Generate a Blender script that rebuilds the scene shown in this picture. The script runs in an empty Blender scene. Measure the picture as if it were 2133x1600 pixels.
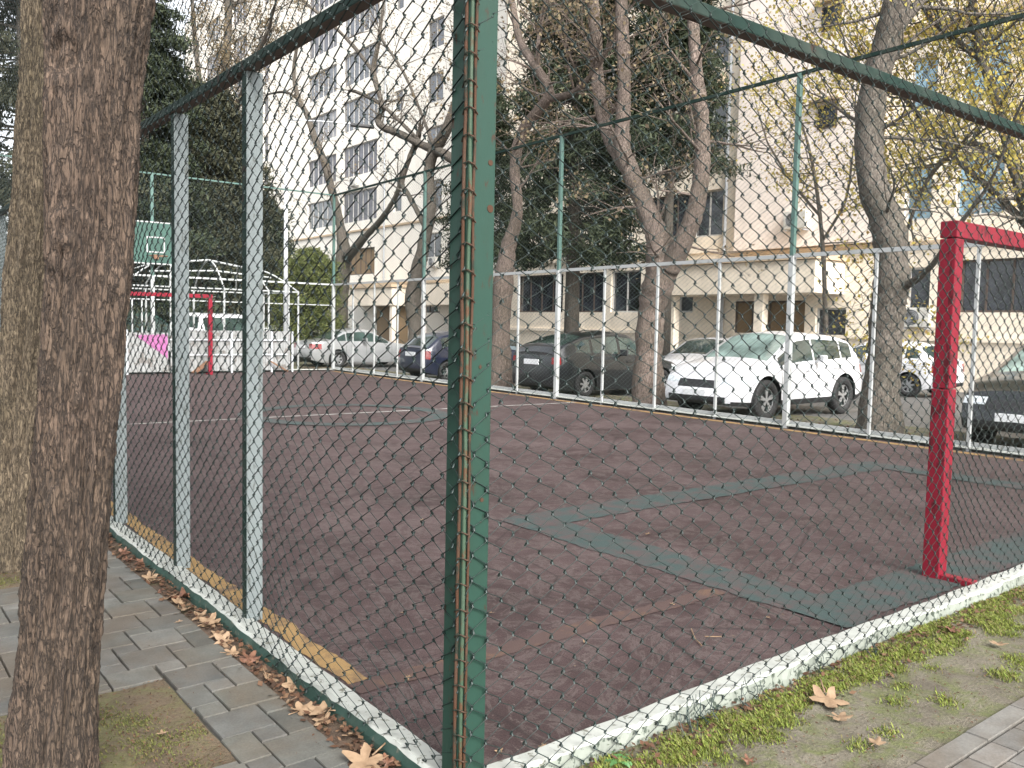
import bpy, math, random
import numpy as np
from mathutils import Vector, Matrix
rng = np.random.default_rng(7); random.seed(7)
PI = math.pi
S = bpy.context.scene
COL = S.collection

# ------------------------------------------------------------------ camera model (pixel -> point on a real plane)
PCX, PCY = 1066.5, 800.0
_L = np.array([-350 - PCX, 650 - PCY]); _R = np.array([3335 - PCX, 725 - PCY])
FOC = float(np.sqrt(-(_L @ _R)))
_a = np.array([*_L, FOC]); _a /= np.linalg.norm(_a)
_b = np.array([*_R, FOC]); _b /= np.linalg.norm(_b)
_u = np.cross(_a, _b)
if _u[1] > 0: _u = -_u
M3 = np.array([_b, _a, _u])
CAM = np.array([-1.575, -2.195, 1.5])
def ray(x, y): return M3 @ np.array([x - PCX, y - PCY, FOC])
def toX(x, y, X):
    d = ray(x, y); return CAM + (X - CAM[0]) / d[0] * d
def toY(x, y, Y):
    d = ray(x, y); return CAM + (Y - CAM[1]) / d[1] * d
def toZ(x, y, z=0.0):
    d = ray(x, y); return CAM + (z - CAM[2]) / d[2] * d
GZ = -0.12; NZ = -0.035   # levels
# of the ground outside the court

# ------------------------------------------------------------------ materials
def nmat(name):
    m = bpy.data.materials.new(name); m.use_nodes = True
    nt = m.node_tree; b = nt.nodes['Principled BSDF']
    return m, nt, b
def N(nt, t, **kw):
    n = nt.nodes.new(t)
    for k, v in kw.items():
        if k.startswith('i_'): n.inputs[k[2:].replace('_', ' ')].default_value = v
        else: setattr(n, k, v)
    return n
def ramp(nt, src, stops):
    r = nt.nodes.new('ShaderNodeValToRGB'); e = r.color_ramp.elements
    while len(e) < len(stops): e.new(0.5)
    for q, (p, c) in zip(e, stops):
        q.position = p; q.color = (*c, 1) if len(c) == 3 else c
    nt.links.new(src, r.inputs[0]); return r.outputs[0]
def coords(nt, scale=(1, 1, 1), kind='Object'):
    tc = nt.nodes.new('ShaderNodeTexCoord'); mp = nt.nodes.new('ShaderNodeMapping')
    mp.inputs['Scale'].default_value = scale
    nt.links.new(tc.outputs[kind], mp.inputs[0]); return mp.outputs[0]
def noise(nt, vec, scale, detail=4, rough=0.55, dist=0.0):
    n = nt.nodes.new('ShaderNodeTexNoise'); n.inputs['Scale'].default_value = scale
    n.inputs['Detail'].default_value = detail; n.inputs['Roughness'].default_value = rough
    n.inputs['Distortion'].default_value = dist
    nt.links.new(vec, n.inputs['Vector']); return n.outputs['Fac']
def mix(nt, fac, a, b, mode='MIX'):
    m = nt.nodes.new('ShaderNodeMix'); m.data_type = 'RGBA'; m.blend_type = mode
    for sock, v in ((m.inputs[0], fac), (m.inputs[6], a), (m.inputs[7], b)):
        if hasattr(v, 'links'): nt.links.new(v, sock)
        elif isinstance(v, (int, float)): sock.default_value = v
        else: sock.default_value = (*v, 1)
    return m.outputs[2]
def bump(nt, b, h, strength=0.3, dist=0.01):
    n = nt.nodes.new('ShaderNodeBump'); n.inputs['Strength'].default_value = strength
    n.inputs['Distance'].default_value = dist
    nt.links.new(h, n.inputs['Height']); nt.links.new(n.outputs[0], b.inputs['Normal'])
def simple(name, col, rough=0.6, var=0.25, scale=3.0, metal=0.0, bumps=0.0, spec=0.5, col2=None, coat=0):
    m, nt, b = nmat(name)
    v = coords(nt)
    n = noise(nt, v, scale, 6, 0.6)
    lo = tuple(c * (1 - var) for c in col); hi = tuple(min(1, c * (1 + var)) for c in col)
    if col2: hi = col2
    nt.links.new(ramp(nt, n, [(0.3, lo), (0.7, hi)]), b.inputs['Base Color'])
    b.inputs['Roughness'].default_value = rough; b.inputs['Metallic'].default_value = metal
    b.inputs['Specular IOR Level'].default_value = spec
    if coat: b.inputs['Coat Weight'].default_value = coat; b.inputs['Coat Roughness'].default_value = 0.05
    if bumps: bump(nt, b, noise(nt, v, scale * 12, 4), bumps, 0.01)
    return m
def island(name, cols, rough=0.7, trans=0.0, noise_scale=None):
    m, nt, b = nmat(name)
    g = nt.nodes.new('ShaderNodeNewGeometry')
    st = [(i / max(1, len(cols) - 1), c) for i, c in enumerate(cols)]
    c = ramp(nt, g.outputs['Random Per Island'], st)
    if noise_scale:
        n = noise(nt, coords(nt), noise_scale, 5, 0.6)
        c = mix(nt, 0.55, c, ramp(nt, n, [(0.3, (0.35, 0.35, 0.35)), (0.7, (1.0, 1.0, 1.0))]), 'MULTIPLY')
        c = mix(nt, ramp(nt, noise(nt, coords(nt), 1.7, 6, 0.65, 0.5), [(0.42, (0, 0, 0)), (0.62, (0.55,) * 3)]), c, (0.115, 0.085, 0.058))
        c = mix(nt, 0.4, c, ramp(nt, noise(nt, coords(nt), 110, 3, 0.7), [(0.3, (0.5,) * 3), (0.7, (1.3,) * 3)]), 'MULTIPLY')
    nt.links.new(c, b.inputs['Base Color']); b.inputs['Roughness'].default_value = rough
    b.inputs['Specular IOR Level'].default_value = 0.25
    if trans:
        t = nt.nodes.new('ShaderNodeBsdfTranslucent'); ms = nt.nodes.new('ShaderNodeMixShader')
        nt.links.new(c, t.inputs['Color']); ms.inputs[0].default_value = trans
        out = nt.nodes['Material Output']
        nt.links.new(b.outputs[0], ms.inputs[1]); nt.links.new(t.outputs[0], ms.inputs[2]); nt.links.new(ms.outputs[0], out.inputs[0])
    return m
def chipped(name, paint, under, amount=0.45, scale=9, rough=0.55, stretch=(1, 1, 1), grime=(0.12, 0.12, 0.1)):
    m, nt, b = nmat(name)
    v = coords(nt, stretch)
    n = noise(nt, v, scale, 8, 0.65, 0.3)
    f = ramp(nt, n, [(amount - 0.03, (0, 0, 0)), (amount + 0.03, (1, 1, 1))])
    n2 = noise(nt, v, scale * 0.4, 5)
    p = mix(nt, ramp(nt, n2, [(0.45, (0, 0, 0)), (0.8, (0.6, 0.6, 0.6))]), paint, tuple(0.5 * c + 0.5 * g for c, g in zip(paint, grime)))
    nt.links.new(mix(nt, f, under, p), b.inputs['Base Color'])
    b.inputs['Roughness'].default_value = rough; b.inputs['Specular IOR Level'].default_value = 0.25
    bump(nt, b, n, 0.35, 0.004)
    return m

M = {}
# court rubber
def court_mat():
    m, nt, b = nmat('court_rubber'); v = coords(nt)
    big = noise(nt, v, 0.9, 6, 0.65, 0.5); mid = noise(nt, v, 7, 5, 0.6); fine = noise(nt, v, 150, 3, 0.75)
    c = ramp(nt, big, [(0.28, (0.036, 0.023, 0.023)), (0.48, (0.073, 0.050, 0.050)), (0.72, (0.108, 0.080, 0.080))])
    c = mix(nt, 0.5, c, ramp(nt, mid, [(0.3, (0.66, 0.64, 0.64)), (0.7, (1.15, 1.12, 1.12))]), 'MULTIPLY')
    c = mix(nt, 0.6, c, ramp(nt, fine, [(0.38, (0.35, 0.33, 0.33)), (0.60, (1.7, 1.62, 1.62))]), 'MULTIPLY')
    br = nt.nodes.new('ShaderNodeTexBrick'); br.inputs['Scale'].default_value = 1.0
    br.inputs['Brick Width'].default_value = 0.5; br.inputs['Row Height'].default_value = 0.5
    br.inputs['Mortar Size'].default_value = 0.004; br.offset = 0.5
    br.inputs['Color1'].default_value = (1, 1, 1, 1); br.inputs['Color2'].default_value = (0.9, 0.88, 0.88, 1); br.inputs['Mortar'].default_value = (0.5, 0.48, 0.48, 1)
    nt.links.new(v, br.inputs['Vector'])
    c = mix(nt, 0.7, c, br.outputs['Color'], 'MULTIPLY')
    st = noise(nt, v, 2.6, 8, 0.75, 1.4)   # dried puddle rims, scuffs and small bright grit
    c = mix(nt, ramp(nt, st, [(0.47, (0, 0, 0)), (0.5, (0.5,) * 3), (0.53, (0, 0, 0))]), c, (0.17, 0.145, 0.135))
    gr = noise(nt, v, 48, 2, 0.5)
    c = mix(nt, ramp(nt, gr, [(0.70, (0, 0, 0)), (0.74, (0.7,) * 3)]), c, (0.26, 0.22, 0.2))
    vo = nt.nodes.new('ShaderNodeTexVoronoi'); vo.feature = 'DISTANCE_TO_EDGE'; vo.inputs['Scale'].default_value = 0.55
    nt.links.new(v, vo.inputs['Vector'])
    c = mix(nt, ramp(nt, vo.outputs['Distance'], [(0.0, (0.75,) * 3), (0.006, (0, 0, 0))]), c, (0.03, 0.022, 0.022))
    nt.links.new(c, b.inputs['Base Color'])
    r = ramp(nt, big, [(0.3, (0.55,) * 3), (0.6, (0.85,) * 3)]); nt.links.new(r, b.inputs['Roughness'])
    b.inputs['Specular IOR Level'].default_value = 0.25
    bump(nt, b, fine, 0.5, 0.004); return m
M['court'] = court_mat()
def paint_mat(name, col, cut=0.42):
    m, nt, b = nmat(name); v = coords(nt)
    w = noise(nt, v, 5, 8, 0.7, 0.4); fine = noise(nt, v, 230, 2, 0.7)
    under = (0.073, 0.050, 0.050)
    f = ramp(nt, w, [(cut - 0.08, (0.12,) * 3), (cut + 0.1, (0.95,) * 3)])
    c = mix(nt, f, under, col)
    c = mix(nt, 0.5, c, ramp(nt, fine, [(0.35, (0.5,) * 3), (0.62, (1.4,) * 3)]), 'MULTIPLY')
    nt.links.new(c, b.inputs['Base Color']); b.inputs['Roughness'].default_value = 0.8; b.inputs['Specular IOR Level'].default_value = 0.25
    bump(nt, b, fine, 0.5, 0.004); return m
M['teal'] = paint_mat('worn_teal_paint', (0.036, 0.058, 0.056), 0.46)
M['yellow'] = paint_mat('yellow_paint', (0.31, 0.20, 0.085), 0.42)
M['yellow_worn'] = paint_mat('worn_yellow_paint', (0.17, 0.10, 0.06), 0.60)
M['white_line'] = paint_mat('worn_white_paint', (0.55, 0.55, 0.52), 0.45)
def asphalt():
    m, nt, b = nmat('asphalt'); v = coords(nt)
    big = noise(nt, v, 0.35, 6, 0.6, 0.4); fine = noise(nt, v, 60, 3, 0.7)
    c = ramp(nt, big, [(0.3, (0.07, 0.068, 0.066)), (0.7, (0.16, 0.155, 0.15))])
    c = mix(nt, 0.5, c, ramp(nt, fine, [(0.3, (0.6,) * 3), (0.7, (1.2,) * 3)]), 'MULTIPLY')
    nt.links.new(c, b.inputs['Base Color'])
    nt.links.new(ramp(nt, big, [(0.35, (0.35,) * 3), (0.6, (0.8,) * 3)]), b.inputs['Roughness'])
    bump(nt, b, fine, 0.4, 0.01); return m
M['asphalt'] = asphalt()
def soil(name, a, bb, moss, mosscut=0.55):
    m, nt, b = nmat(name); v = coords(nt)
    n = noise(nt, v, 3.5, 8, 0.65, 0.3); f = noise(nt, v, 70, 5, 0.7); g = noise(nt, v, 5.5, 7, 0.7, 0.6)
    c = ramp(nt, n, [(0.3, a), (0.7, bb)])
    c = mix(nt, ramp(nt, g, [(mosscut - 0.06, (0, 0, 0)), (mosscut + 0.1, (0.8,) * 3)]), c, moss)
    c = mix(nt, 0.6, c, ramp(nt, f, [(0.3, (0.5,) * 3), (0.7, (1.35,) * 3)]), 'MULTIPLY')
    nt.links.new(c, b.inputs['Base Color']); b.inputs['Roughness'].default_value = 0.9
    bump(nt, b, f, 0.7, 0.02); return m
M['soil_right'] = soil('sandy_soil', (0.085, 0.07, 0.048), (0.21, 0.19, 0.145), (0.11, 0.13, 0.035), 0.51)
M['soil_dark'] = soil('leafy_soil', (0.06, 0.04, 0.025), (0.14, 0.09, 0.06), (0.09, 0.08, 0.03), 0.6)
M['soil_pit'] = soil('mossy_pit_soil', (0.07, 0.05, 0.03), (0.17, 0.125, 0.075), (0.115, 0.115, 0.04), 0.50)
M['paver'] = island('grey_paver', [(0.105, 0.107, 0.097), (0.155, 0.155, 0.14), (0.12, 0.122, 0.116), (0.195, 0.195, 0.182), (0.14, 0.14, 0.122)], 0.62, noise_scale=9)
M['paver_right'] = island('brown_grey_paver', [(0.17, 0.165, 0.155), (0.25, 0.24, 0.225), (0.2, 0.195, 0.18)], 0.7, noise_scale=9)
M['joint'] = simple('paver_joint', (0.05, 0.045, 0.035), 0.9, 0.4, 6)
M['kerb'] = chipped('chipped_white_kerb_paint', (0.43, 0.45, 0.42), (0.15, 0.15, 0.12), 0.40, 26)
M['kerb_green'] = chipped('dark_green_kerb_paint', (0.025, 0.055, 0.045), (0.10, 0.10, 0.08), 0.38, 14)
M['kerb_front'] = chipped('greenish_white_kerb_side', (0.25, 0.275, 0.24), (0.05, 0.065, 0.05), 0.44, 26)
M['post_green'] = chipped('green_post_paint', (0.030, 0.084, 0.062), (0.07, 0.04, 0.025), 0.36, 12, 0.5, (3, 3, 1.0), (0.04, 0.05, 0.03))
M['post_pale'] = chipped('pale_grey_post_paint', (0.30, 0.345, 0.35), (0.19, 0.21, 0.2), 0.40, 12, 0.5, (3, 3, 1), (0.35, 0.4, 0.4))
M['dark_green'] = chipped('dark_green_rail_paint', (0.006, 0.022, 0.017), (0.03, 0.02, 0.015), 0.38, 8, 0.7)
M['rail_under'] = chipped('rusty_rail_underside', (0.12, 0.095, 0.08), (0.06, 0.04, 0.03), 0.4, 12, 0.8)
M['rust'] = chipped('rusty_steel', (0.085, 0.04, 0.022), (0.03, 0.035, 0.025), 0.45, 10, 0.8, (2, 2, 1))
M['rod'] = chipped('green_tension_rod', (0.035, 0.065, 0.04), (0.07, 0.038, 0.02), 0.47, 9, 0.6, (1, 1, 1))
M['wire'] = simple('green_coated_wire', (0.008, 0.02, 0.018), 0.5, 0.3, 3, spec=0.6)
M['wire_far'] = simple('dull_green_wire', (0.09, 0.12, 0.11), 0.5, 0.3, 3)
M['steel_green'] = simple('light_green_post_paint', (0.105, 0.20, 0.175), 0.5, 0.2, 4)
M['steel_white'] = chipped('white_post_paint', (0.42, 0.44, 0.44), (0.2, 0.2, 0.18), 0.36, 8, 0.5)
M['red'] = chipped('red_goal_paint', (0.25, 0.014, 0.032), (0.10, 0.012, 0.018), 0.415, 9, 0.45, (2, 2, 0.7), (0.3, 0.02, 0.03))
M['tyre'] = simple('tyre_rubber', (0.015, 0.015, 0.016), 0.75, 0.2)
M['rim'] = simple('alloy_rim', (0.42, 0.43, 0.44), 0.35, 0.1, 4, metal=0.7)
M['black_plastic'] = simple('black_plastic', (0.018, 0.018, 0.02), 0.5, 0.2)
M['plate'] = simple('number_plate_white', (0.7, 0.72, 0.74), 0.4, 0.05)
M['chrome'] = simple('chrome_trim', (0.7, 0.7, 0.72), 0.2, 0.05, metal=1.0)
M['lamp_clear'] = simple('clear_lamp_lens', (0.55, 0.6, 0.63), 0.12, 0.3, 20, spec=0.8)
M['lamp_red'] = simple('red_lamp_lens', (0.2, 0.01, 0.012), 0.15, 0.3, 20, spec=0.8)
def glass(name, col, rough=0.04):
    m, nt, b = nmat(name); v = coords(nt)
    n = noise(nt, v, 1.6, 3)
    nt.links.new(ramp(nt, n, [(0.35, tuple(c * 0.5 for c in col)), (0.65, tuple(c * 1.5 for c in col))]), b.inputs['Base Color'])
    b.inputs['Roughness'].default_value = rough; b.inputs['Specular IOR Level'].default_value = 0.9
    b.inputs['Coat Weight'].default_value = 0.6; b.inputs['Coat Roughness'].default_value = 0.02
    return m
M['car_glass'] = glass('tinted_car_glass', (0.035, 0.055, 0.05))
M['car_glass_pale'] = glass('pale_green_windscreen', (0.20, 0.27, 0.25))
M['win_glass'] = glass('dark_window_glass', (0.035, 0.04, 0.05), 0.12)
M['win_blue'] = glass('blue_reflection_glass', (0.22, 0.36, 0.45), 0.15)  # pale blue reflections put into the pane colour itself
M['win_curtain'] = simple('curtained_window', (0.10, 0.10, 0.12), 0.3, 0.6, 2.2, spec=0.8)
def carpaint(n, c, m=0.0): return simple(n, c, 0.3, 0.012, 1.2, metal=m, coat=0.8)
M['p_white'] = carpaint('white_car_paint', (0.74, 0.75, 0.78)); M['p_silver'] = carpaint('silver_car_paint', (0.33, 0.34, 0.345), 0.3)
M['p_navy'] = carpaint('navy_car_paint', (0.010, 0.014, 0.036), 0.1); M['p_black'] = carpaint('black_car_paint', (0.010, 0.012, 0.014), 0.0)
M['p_dark'] = carpaint('dark_grey_car_paint', (0.03, 0.03, 0.034), 0.1); M['p_blue'] = carpaint('pale_blue_car_paint', (0.3, 0.4, 0.46), 0.3)
M['p_green'] = carpaint('dark_green_car_paint', (0.02, 0.06, 0.05), 0.2)
def wall(name, col, streak=0.35):
    m, nt, b = nmat(name)
    v = coords(nt, (1, 1, 0.25)); v2 = coords(nt)
    n = noise(nt, v, 0.9, 8, 0.65, 0.3); f = noise(nt, v2, 9, 5)
    c = mix(nt, streak, col, ramp(nt, n, [(0.32, (0.55, 0.53, 0.5)), (0.6, (1.0, 1.0, 1.0))]), 'MULTIPLY')
    c = mix(nt, 0.25, c, ramp(nt, f, [(0.35, (0.7,) * 3), (0.65, (1.1,) * 3)]), 'MULTIPLY')
    nt.links.new(c, b.inputs['Base Color']); b.inputs['Roughness'].default_value = 0.85
    bump(nt, b, f, 0.15, 0.02); return m
M['w_white'] = wall('white_render', (0.88, 0.84, 0.76), 0.28)
M['w_cream'] = wall('cream_render', (0.86, 0.77, 0.64), 0.45)
M['w_pink'] = wall('pinkish_cream_render', (0.87, 0.78, 0.71), 0.4)
M['w_trim'] = wall('ochre_trim', (0.55, 0.43, 0.3))
M['w_brown'] = wall('brown_entrance_wall', (0.24, 0.17, 0.10))
M['win_curtain2'] = simple('pale_curtained_window', (0.24, 0.24, 0.25), 0.3, 0.6, 1.5, spec=0.8)
M['frame_white'] = simple('white_window_frame', (0.5, 0.49, 0.47), 0.5, 0.1)
M['frame_dark'] = simple('brown_window_frame', (0.08, 0.06, 0.05), 0.5, 0.2)
M['ac'] = simple('ac_casing', (0.55, 0.54, 0.5), 0.5, 0.15)
def bark(name, lo, hi, sc=1.0):
    m, nt, b = nmat(name)
    v = coords(nt, (17 * sc, 17 * sc, 3.6 * sc)); v2 = coords(nt)
    n = noise(nt, v, 3.2, 9, 0.72, 1.2)
    vo = nt.nodes.new('ShaderNodeTexVoronoi'); vo.feature = 'DISTANCE_TO_EDGE'; vo.inputs['Scale'].default_value = 3.2
    dv = nt.nodes.new('ShaderNodeVectorMath'); dv.operation = 'ADD'
    nz = nt.nodes.new('ShaderNodeTexNoise'); nz.inputs['Scale'].default_value = 2.5; nz.inputs['Detail'].default_value = 5
    nt.links.new(v, nz.inputs['Vector']); sc2 = nt.nodes.new('ShaderNodeVectorMath'); sc2.operation = 'SCALE'; sc2.inputs['Scale'].default_value = 1.3
    nt.links.new(nz.outputs['Color'], sc2.inputs[0]); nt.links.new(v, dv.inputs[0]); nt.links.new(sc2.outputs[0], dv.inputs[1]); nt.links.new(dv.outputs[0], vo.inputs['Vector'])
    crack = ramp(nt, vo.outputs['Distance'], [(0.0, (0.0,) * 3), (0.16, (1.0,) * 3)])
    c = ramp(nt, n, [(0.32, lo), (0.66, hi)])
    c = mix(nt, 0.75, c, mix(nt, crack, (0.22, 0.2, 0.18), (1.15, 1.15, 1.15)), 'MULTIPLY')
    c = mix(nt, 0.35, c, ramp(nt, noise(nt, v2, 2.2, 4), [(0.35, (0.6, 0.62, 0.5)), (0.65, (1.2, 1.15, 1.15))]), 'MULTIPLY')
    nt.links.new(c, b.inputs['Base Color']); b.inputs['Roughness'].default_value = 0.9
    ad = nt.nodes.new('ShaderNodeMath'); ad.operation = 'ADD'; nt.links.new(n, ad.inputs[0]); nt.links.new(crack, ad.inputs[1])
    bump(nt, b, ad.outputs[0], 0.8, 0.012 / sc); return m
M['bark_near'] = bark('brown_furrowed_bark', (0.022, 0.014, 0.010), (0.120, 0.084, 0.060))
M['bark_olive'] = bark('olive_brown_bark', (0.050, 0.038, 0.025), (0.175, 0.138, 0.092))
M['bark_far'] = bark('pale_brown_bark', (0.13, 0.10, 0.085), (0.32, 0.255, 0.215), 0.6)
M['bark_grey'] = bark('grey_bark', (0.09, 0.08, 0.065), (0.24, 0.21, 0.18), 0.6)
M['needles'] = island('conifer_foliage', [(0.02, 0.034, 0.02), (0.05, 0.068, 0.036), (0.10, 0.12, 0.065), (0.035, 0.05, 0.032)], 0.7, 0.12)
M['needles2'] = island('olive_conifer_foliage', [(0.035, 0.042, 0.026), (0.075, 0.08, 0.045), (0.12, 0.12, 0.075), (0.05, 0.055, 0.036)], 0.7, 0.12)
M['shrub'] = island('shrub_foliage', [(0.05, 0.07, 0.02), (0.11, 0.13, 0.04), (0.16, 0.17, 0.06)], 0.7, 0.2)
M['leaf_yellow'] = island('yellow_autumn_leaves', [(0.46, 0.38, 0.09), (0.34, 0.32, 0.10), (0.52, 0.42, 0.10), (0.30, 0.2, 0.08)], 0.6, 0.4)
M['leaf_brown'] = island('dry_brown_leaves', [(0.17, 0.13, 0.075), (0.25, 0.20, 0.12), (0.12, 0.09, 0.06), (0.27, 0.22, 0.14)], 0.7, 0.3)
M['litter'] = island('leaf_litter', [(0.06, 0.032, 0.018), (0.14, 0.07, 0.04), (0.035, 0.02, 0.013), (0.20, 0.12, 0.07), (0.09, 0.045, 0.028)], 0.8)
M['dry_leaf'] = simple('pale_dry_leaf', (0.26, 0.16, 0.09), 0.7, 0.35, 30, col2=(0.32, 0.22, 0.135))
M['red_leaf'] = simple('red_brown_leaf', (0.13, 0.05, 0.028), 0.6, 0.4, 30, col2=(0.25, 0.12, 0.07))
M['grass'] = island('bright_moss_grass', [(0.07, 0.10, 0.02), (0.13, 0.17, 0.03), (0.20, 0.23, 0.045), (0.11, 0.12, 0.04), (0.15, 0.12, 0.05)], 0.6, 0.3)
M['moss'] = island('olive_moss', [(0.06, 0.07, 0.02), (0.10, 0.11, 0.03), (0.13, 0.12, 0.04)], 0.8, 0.2)
M['fern'] = simple('green_weed_leaf', (0.05, 0.13, 0.035), 0.5, 0.3, 20)
M['purple'] = simple('purple_spray_paint', (0.26, 0.08, 0.2), 0.6, 0.3, 5)
M['board'] = chipped('dirty_white_board', (0.30, 0.31, 0.31), (0.17, 0.16, 0.15), 0.44, 4, 0.6)
M['wood'] = simple('brown_wood', (0.16, 0.085, 0.05), 0.7, 0.4, 8)
M['backboard'] = simple('green_backboard', (0.055, 0.15, 0.12), 0.5, 0.15, 3)
M['lamp_steel'] = simple('galvanised_pole', (0.42, 0.44, 0.46), 0.5, 0.1, 3)
M['orange'] = simple('orange_awning', (0.55, 0.2, 0.08), 0.6, 0.2, 3)

def tone(names, f):   # real surface colour, brought to the measured level of the place
    for n in names.split():
        nt = M[n].node_tree; b = nt.nodes['Principled BSDF']; s = b.inputs['Base Color']
        if s.links: nt.links.new(mix(nt, 1.0, s.links[0].from_socket, (f, f, f), 'MULTIPLY'), s)
tone('court white_line', 0.70); tone('teal', 1.0); tone('yellow yellow_worn', 0.82); tone('post_green', 0.52); tone('post_pale', 0.64); tone('red', 0.72)
tone('paver', 0.78); tone('paver_right soil_right asphalt kerb kerb_front bark_far bark_grey board', 0.82); tone('needles needles2', 0.62); tone('bark_near bark_olive', 0.98)
tone('litter red_leaf', 0.7); tone('dry_leaf', 0.82); tone('steel_white p_white', 0.86); tone('steel_green', 0.62); tone('backboard', 0.5); tone('grass', 1.15); tone('rust', 0.65); tone('soil_pit soil_dark', 0.8)
tone('win_curtain win_curtain2', 0.85)
# ------------------------------------------------------------------ mesh helpers
class MB:
    def __init__(s): s.v = []; s.f = []; s.mi = []; s.cur = 0
    def box(s, x0, x1, y0, y1, z0, z1):
        n = len(s.v)
        s.v += [(x0, y0, z0), (x1, y0, z0), (x1, y1, z0), (x0, y1, z0), (x0, y0, z1), (x1, y0, z1), (x1, y1, z1), (x0, y1, z1)]
        for q in ((0, 3, 2, 1), (4, 5, 6, 7), (0, 1, 5, 4), (1, 2, 6, 5), (2, 3, 7, 6), (3, 0, 4, 7)):
            s.f.append(tuple(n + i for i in q)); s.mi.append(s.cur)
        return s
    def face(s, pts):
        n = len(s.v); s.v += [tuple(p) for p in pts]; s.f.append(tuple(range(n, n + len(pts)))); s.mi.append(s.cur); return s
    def beam(s, p, q, w, h=None, up=(0, 0, 1)):
        h = h or w; p = Vector(p); q = Vector(q); d = (q - p).normalized(); up = Vector(up)
        if abs(d.dot(up)) > 0.95: up = Vector((1, 0, 0))
        a = d.cross(up).normalized() * w / 2; b = a.cross(d).normalized() * h / 2
        n = len(s.v)
        for c in (p, q): s.v += [tuple(c - a - b), tuple(c + a - b), tuple(c + a + b), tuple(c - a + b)]
        for k in ((0, 3, 2, 1), (4, 5, 6, 7), (0, 1, 5, 4), (1, 2, 6, 5), (2, 3, 7, 6), (3, 0, 4, 7)):
            s.f.append(tuple(n + i for i in k)); s.mi.append(s.cur)
        return s
    def tube(s, pts, rad, seg=8, cap=True, jit=0.0):
        pts = [Vector(p) for p in pts]
        if not hasattr(rad, '__len__'): rad = [rad] * len(pts)
        n0 = len(s.v); ref = None
        for i, p in enumerate(pts):
            d = (pts[min(i + 1, len(pts) - 1)] - pts[max(i - 1, 0)])
            d = d.normalized() if d.length > 1e-9 else Vector((0, 0, 1))
            if ref is None: ref = Vector((1, 0, 0)) if abs(d.x) < 0.8 else Vector((0, 1, 0))
            a = (ref - d * ref.dot(d)).normalized(); b = d.cross(a); ref = a
            for k in range(seg):
                t = 2 * PI * k / seg; r = rad[i] * (1 + (random.uniform(-jit, jit) if jit else 0))
                s.v.append(tuple(p + a * math.cos(t) * r + b * math.sin(t) * r))
        for i in range(len(pts) - 1):
            for k in range(seg):
                a0 = n0 + i * seg + k; a1 = n0 + i * seg + (k + 1) % seg
                s.f.append((a0, a1, a1 + seg, a0 + seg)); s.mi.append(s.cur)
        if cap:
            s.f.append(tuple(n0 + k for k in reversed(range(seg)))); s.f.append(tuple(n0 + (len(pts) - 1) * seg + k for k in range(seg))); s.mi += [s.cur] * 2
        return s
    def build(s, name, mats, parent=None, smooth=False, loc=None, bevel=0):
        me = bpy.data.meshes.new(name); me.from_pydata(s.v, [], s.f)
        mats = mats if isinstance(mats, (list, tuple)) else [mats]
        for m in mats: me.materials.append(m)
        if len(mats) > 1: me.polygons.foreach_set('material_index', s.mi)
        if smooth: me.polygons.foreach_set('use_smooth', [True] * len(me.polygons))
        me.update()
        o = bpy.data.objects.new(name, me); COL.objects.link(o)
        if parent: o.parent = parent
        if loc is not None: o.location = loc
        if bevel:
            bm = o.modifiers.new('bevel', 'BEVEL'); bm.width = bevel; bm.segments = 2; bm.limit_method = 'ANGLE'
        return o
def npmesh(name, V, F, mat, parent=None, smooth=False):
    V = np.asarray(V, dtype=np.float32); F = np.asarray(F, dtype=np.int32); k = F.shape[1]
    me = bpy.data.meshes.new(name)
    me.vertices.add(len(V)); me.vertices.foreach_set('co', V.ravel())
    me.loops.add(F.size); me.loops.foreach_set('vertex_index', F.ravel())
    me.polygons.add(len(F)); me.polygons.foreach_set('loop_start', np.arange(0, F.size, k, dtype=np.int32))
    if smooth: me.polygons.foreach_set('use_smooth', np.ones(len(F), dtype=bool))
    me.materials.append(mat); me.update(calc_edges=True); me.validate()
    o = bpy.data.objects.new(name, me); COL.objects.link(o)
    if parent: o.parent = parent
    return o
def tag(o, label=None, cat=None, group=None, kind=None):
    if label: o['label'] = label
    if cat: o['category'] = cat
    if group: o['group'] = group
    if kind: o['kind'] = kind
    return o
def empty(name, loc=(0, 0, 0), rz=0, label=None, cat=None, group=None):
    o = bpy.data.objects.new(name, None); COL.objects.link(o); o.location = loc; o.rotation_euler = (0, 0, rz)
    return tag(o, label, cat, group)
def local(parent, *obs):   # parts built in world coordinates go under an Empty placed at the thing's base
    for o in obs:
        o.location = Vector(o.location) - Vector(parent.location)
def copy_tree(o, parent=None):
    c = o.copy(); COL.objects.link(c); c.parent = parent
    for ch in o.children: copy_tree(ch, c)
    return c

# ------------------------------------------------------------------ far fence line (its slight skew to the court is real)
def FX(y): return 9.82 + 0.038 * y
END_Y = 22.3

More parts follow.
